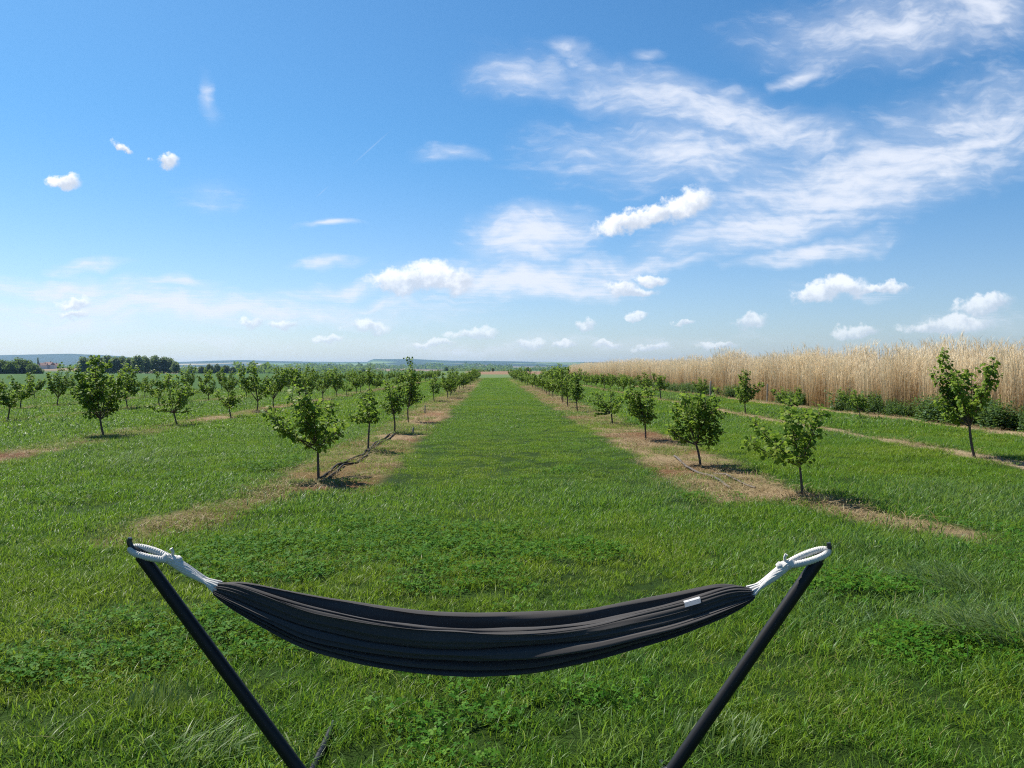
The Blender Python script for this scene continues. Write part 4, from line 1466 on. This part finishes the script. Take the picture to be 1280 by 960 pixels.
for i, (px, pt, y, lab) in enumerate([(244, 458, 800, 'lone dark tree between grove and pale willows'), (312, 464, 430, 'low dark bush beside the last pale willow'),
                                      (240, 464, 560, 'low bush at the grove foot'), (616, 459.5, 640, 'dark tree on the brown field past the mown lane'),
                                      (609, 461, 640, 'small bush at the brown field edge'), (660, 458.5, 700, 'round lone tree over the reed-side row'),
                                      (675, 460.5, 720, 'dark narrow pair-tree next to the round lone tree'), (558, 458, 1000, 'dark clump tree before the village on the slope'),
                                      (566, 459.5, 1000, 'lower clump tree before the village on the slope'), (455, 460, 900, 'dark tree beside the white barn')]):
    x = (px - 615) / F * y
    hh = max((462 - pt) / F * y + CAM_H - H(x, y), 2.0); s = hh / 9.3
    far_tree('field_tree', COP[i % 3], px, y, (s * (.9 if i not in (6,) else .5), s), lab, None, rf.random() * 6)


def woods():
    """woods and hedges too far off to count trees in"""
    g = np.random.default_rng(77)
    P, S = [], []
    for (px0, px1, y, h, n) in ((296, 345, 900, 15, 420), (228, 252, 900, 6, 150), (340, 440, 1100, 9, 420), (430, 600, 1300, 9, 600), (690, 745, 900, 5, 260), (230, 330, 1500, 12, 300), (380, 470, 2100, 22, 400),
                                (560, 830, 2300, 16, 900), (60, 110, 1150, 3, 90), (330, 640, 3000, 22, 1100), (0, 110, 2600, 20, 400), (560, 640, 1500, 8, 260), (590, 612, 640, 1.6, 40), (690, 800, 480, 1.6, 200)):
        n = n * 3
        px = px0 + (px1 - px0) * g.random(n); yy = y * (1 + .05 * g.normal(size=n))
        x = (px - 615) / F * yy
        hv = h * (.35 + .65 * vnoise(px / 6.0, px * 0 + y, 3)) * (.35 + .65 * g.random(n))
        P.append(np.stack([x, yy, height(x, yy) + hv], -1)); S.append(h * .10 * (.7 + .6 * g.random(n)) + .5)
        P.append(np.stack([x, yy, height(x, yy) + hv * .35], -1)); S.append(h * .13 * (.7 + .6 * g.random(n)) + .5)
    P = np.concatenate(P); S = np.concatenate(S); n = len(P)
    up = g.normal(size=(n, 3)); fw = np.cross(up, g.normal(size=(n, 3)))
    me = leaves_mesh('distant_woods', P, fw, up, S * 1.6, g.random(n))
    tag(link('distant_woods', me, FT2), 'hazy dark woods and hedges scattered across the far valley', 'woods', kind='stuff')


woods()
WALLM = simple_mat('pale_render', (.55, .50, .44), (.70, .66, .60), 1, .9, .2)
ROOFM = simple_mat('red_tile', (.24, .14, .11), (.31, .20, .155), 2, .9, .2)
WHITE = simple_mat('white_sheet', (.74, .76, .78), (.84, .85, .86), 1, .6, .3)


def house(px, y, w_, dp, h, rh, rz, label, wall=WALLM, roof=ROOFM, name='distant_house', cat='house', grp='far village houses'):
    x = (px - 615) / F * y
    o = empty(name, (x, y, H(x, y)), rz)
    m = MB(); m.box((0, 0, h / 2 - .5), (w_, dp, h + 1)); m.build('wall', wall, o, smooth=False)
    r = MB(); e = .4
    a, b = w_ / 2 + e, dp / 2 + e
    r.add([(-a, -b, h - .1), (a, -b, h - .1), (a, b, h - .1), (-a, b, h - .1), (-a, 0, h + rh), (a, 0, h + rh)],
          [(0, 1, 5, 4), (2, 3, 4, 5), (0, 4, 3), (1, 2, 5), (3, 2, 1, 0)])
    rf_ = r.build('roof', roof, o, smooth=False)
    c = MB(); c.box((w_ * .25, 0, h + rh), (.7, .7, 1.6)); c.build('chimney', roof, rf_, smooth=False)
    tag(o, label, cat, grp)


house(62, 1000, 9, 8, 4.6, 3.2, .3, 'pale red-roofed house at the copse end of the village, below the dark spire tree')
house(69, 1010, 11, 8, 5.0, 3.4, -.2, 'largest pale house mid-village with wide red roof')
house(76, 1030, 8, 8, 4.0, 3.0, .5, 'small village house lowest towards the yellow field')
house(461, 900, 4.5, 6, 4.2, 1.0, .2, 'white barn shining among the dark far hedges', WHITE, WHITE, 'barn', 'barn', None)
x_ = (56 - 615) / F * 1000
far_tree('spire_tree', POP[1], 56, 1000, (.42, 1.25), 'dark spire-shaped tree rising over the village houses', None, .4)

# ------------------------------------------------------------------ haze
hz = MB()
hz.box((0, 0, 37), (24000, 24000, 110))
hm = bpy.data.materials.new('air_haze'); hm.use_nodes = True
hn = hm.node_tree.nodes; hn.clear()
ho = hn.new('ShaderNodeOutputMaterial'); pv = hn.new('ShaderNodeVolumePrincipled')
pv.inputs['Color'].default_value = (.36, .62, 1.0, 1)
pv.inputs['Density'].default_value = 0.65e-4
pv.inputs['Anisotropy'].default_value = 0.3
hm.node_tree.links.new(pv.outputs[0], ho.inputs['Volume'])
tag(hz.build('haze', hm, smooth=False), kind='stuff')
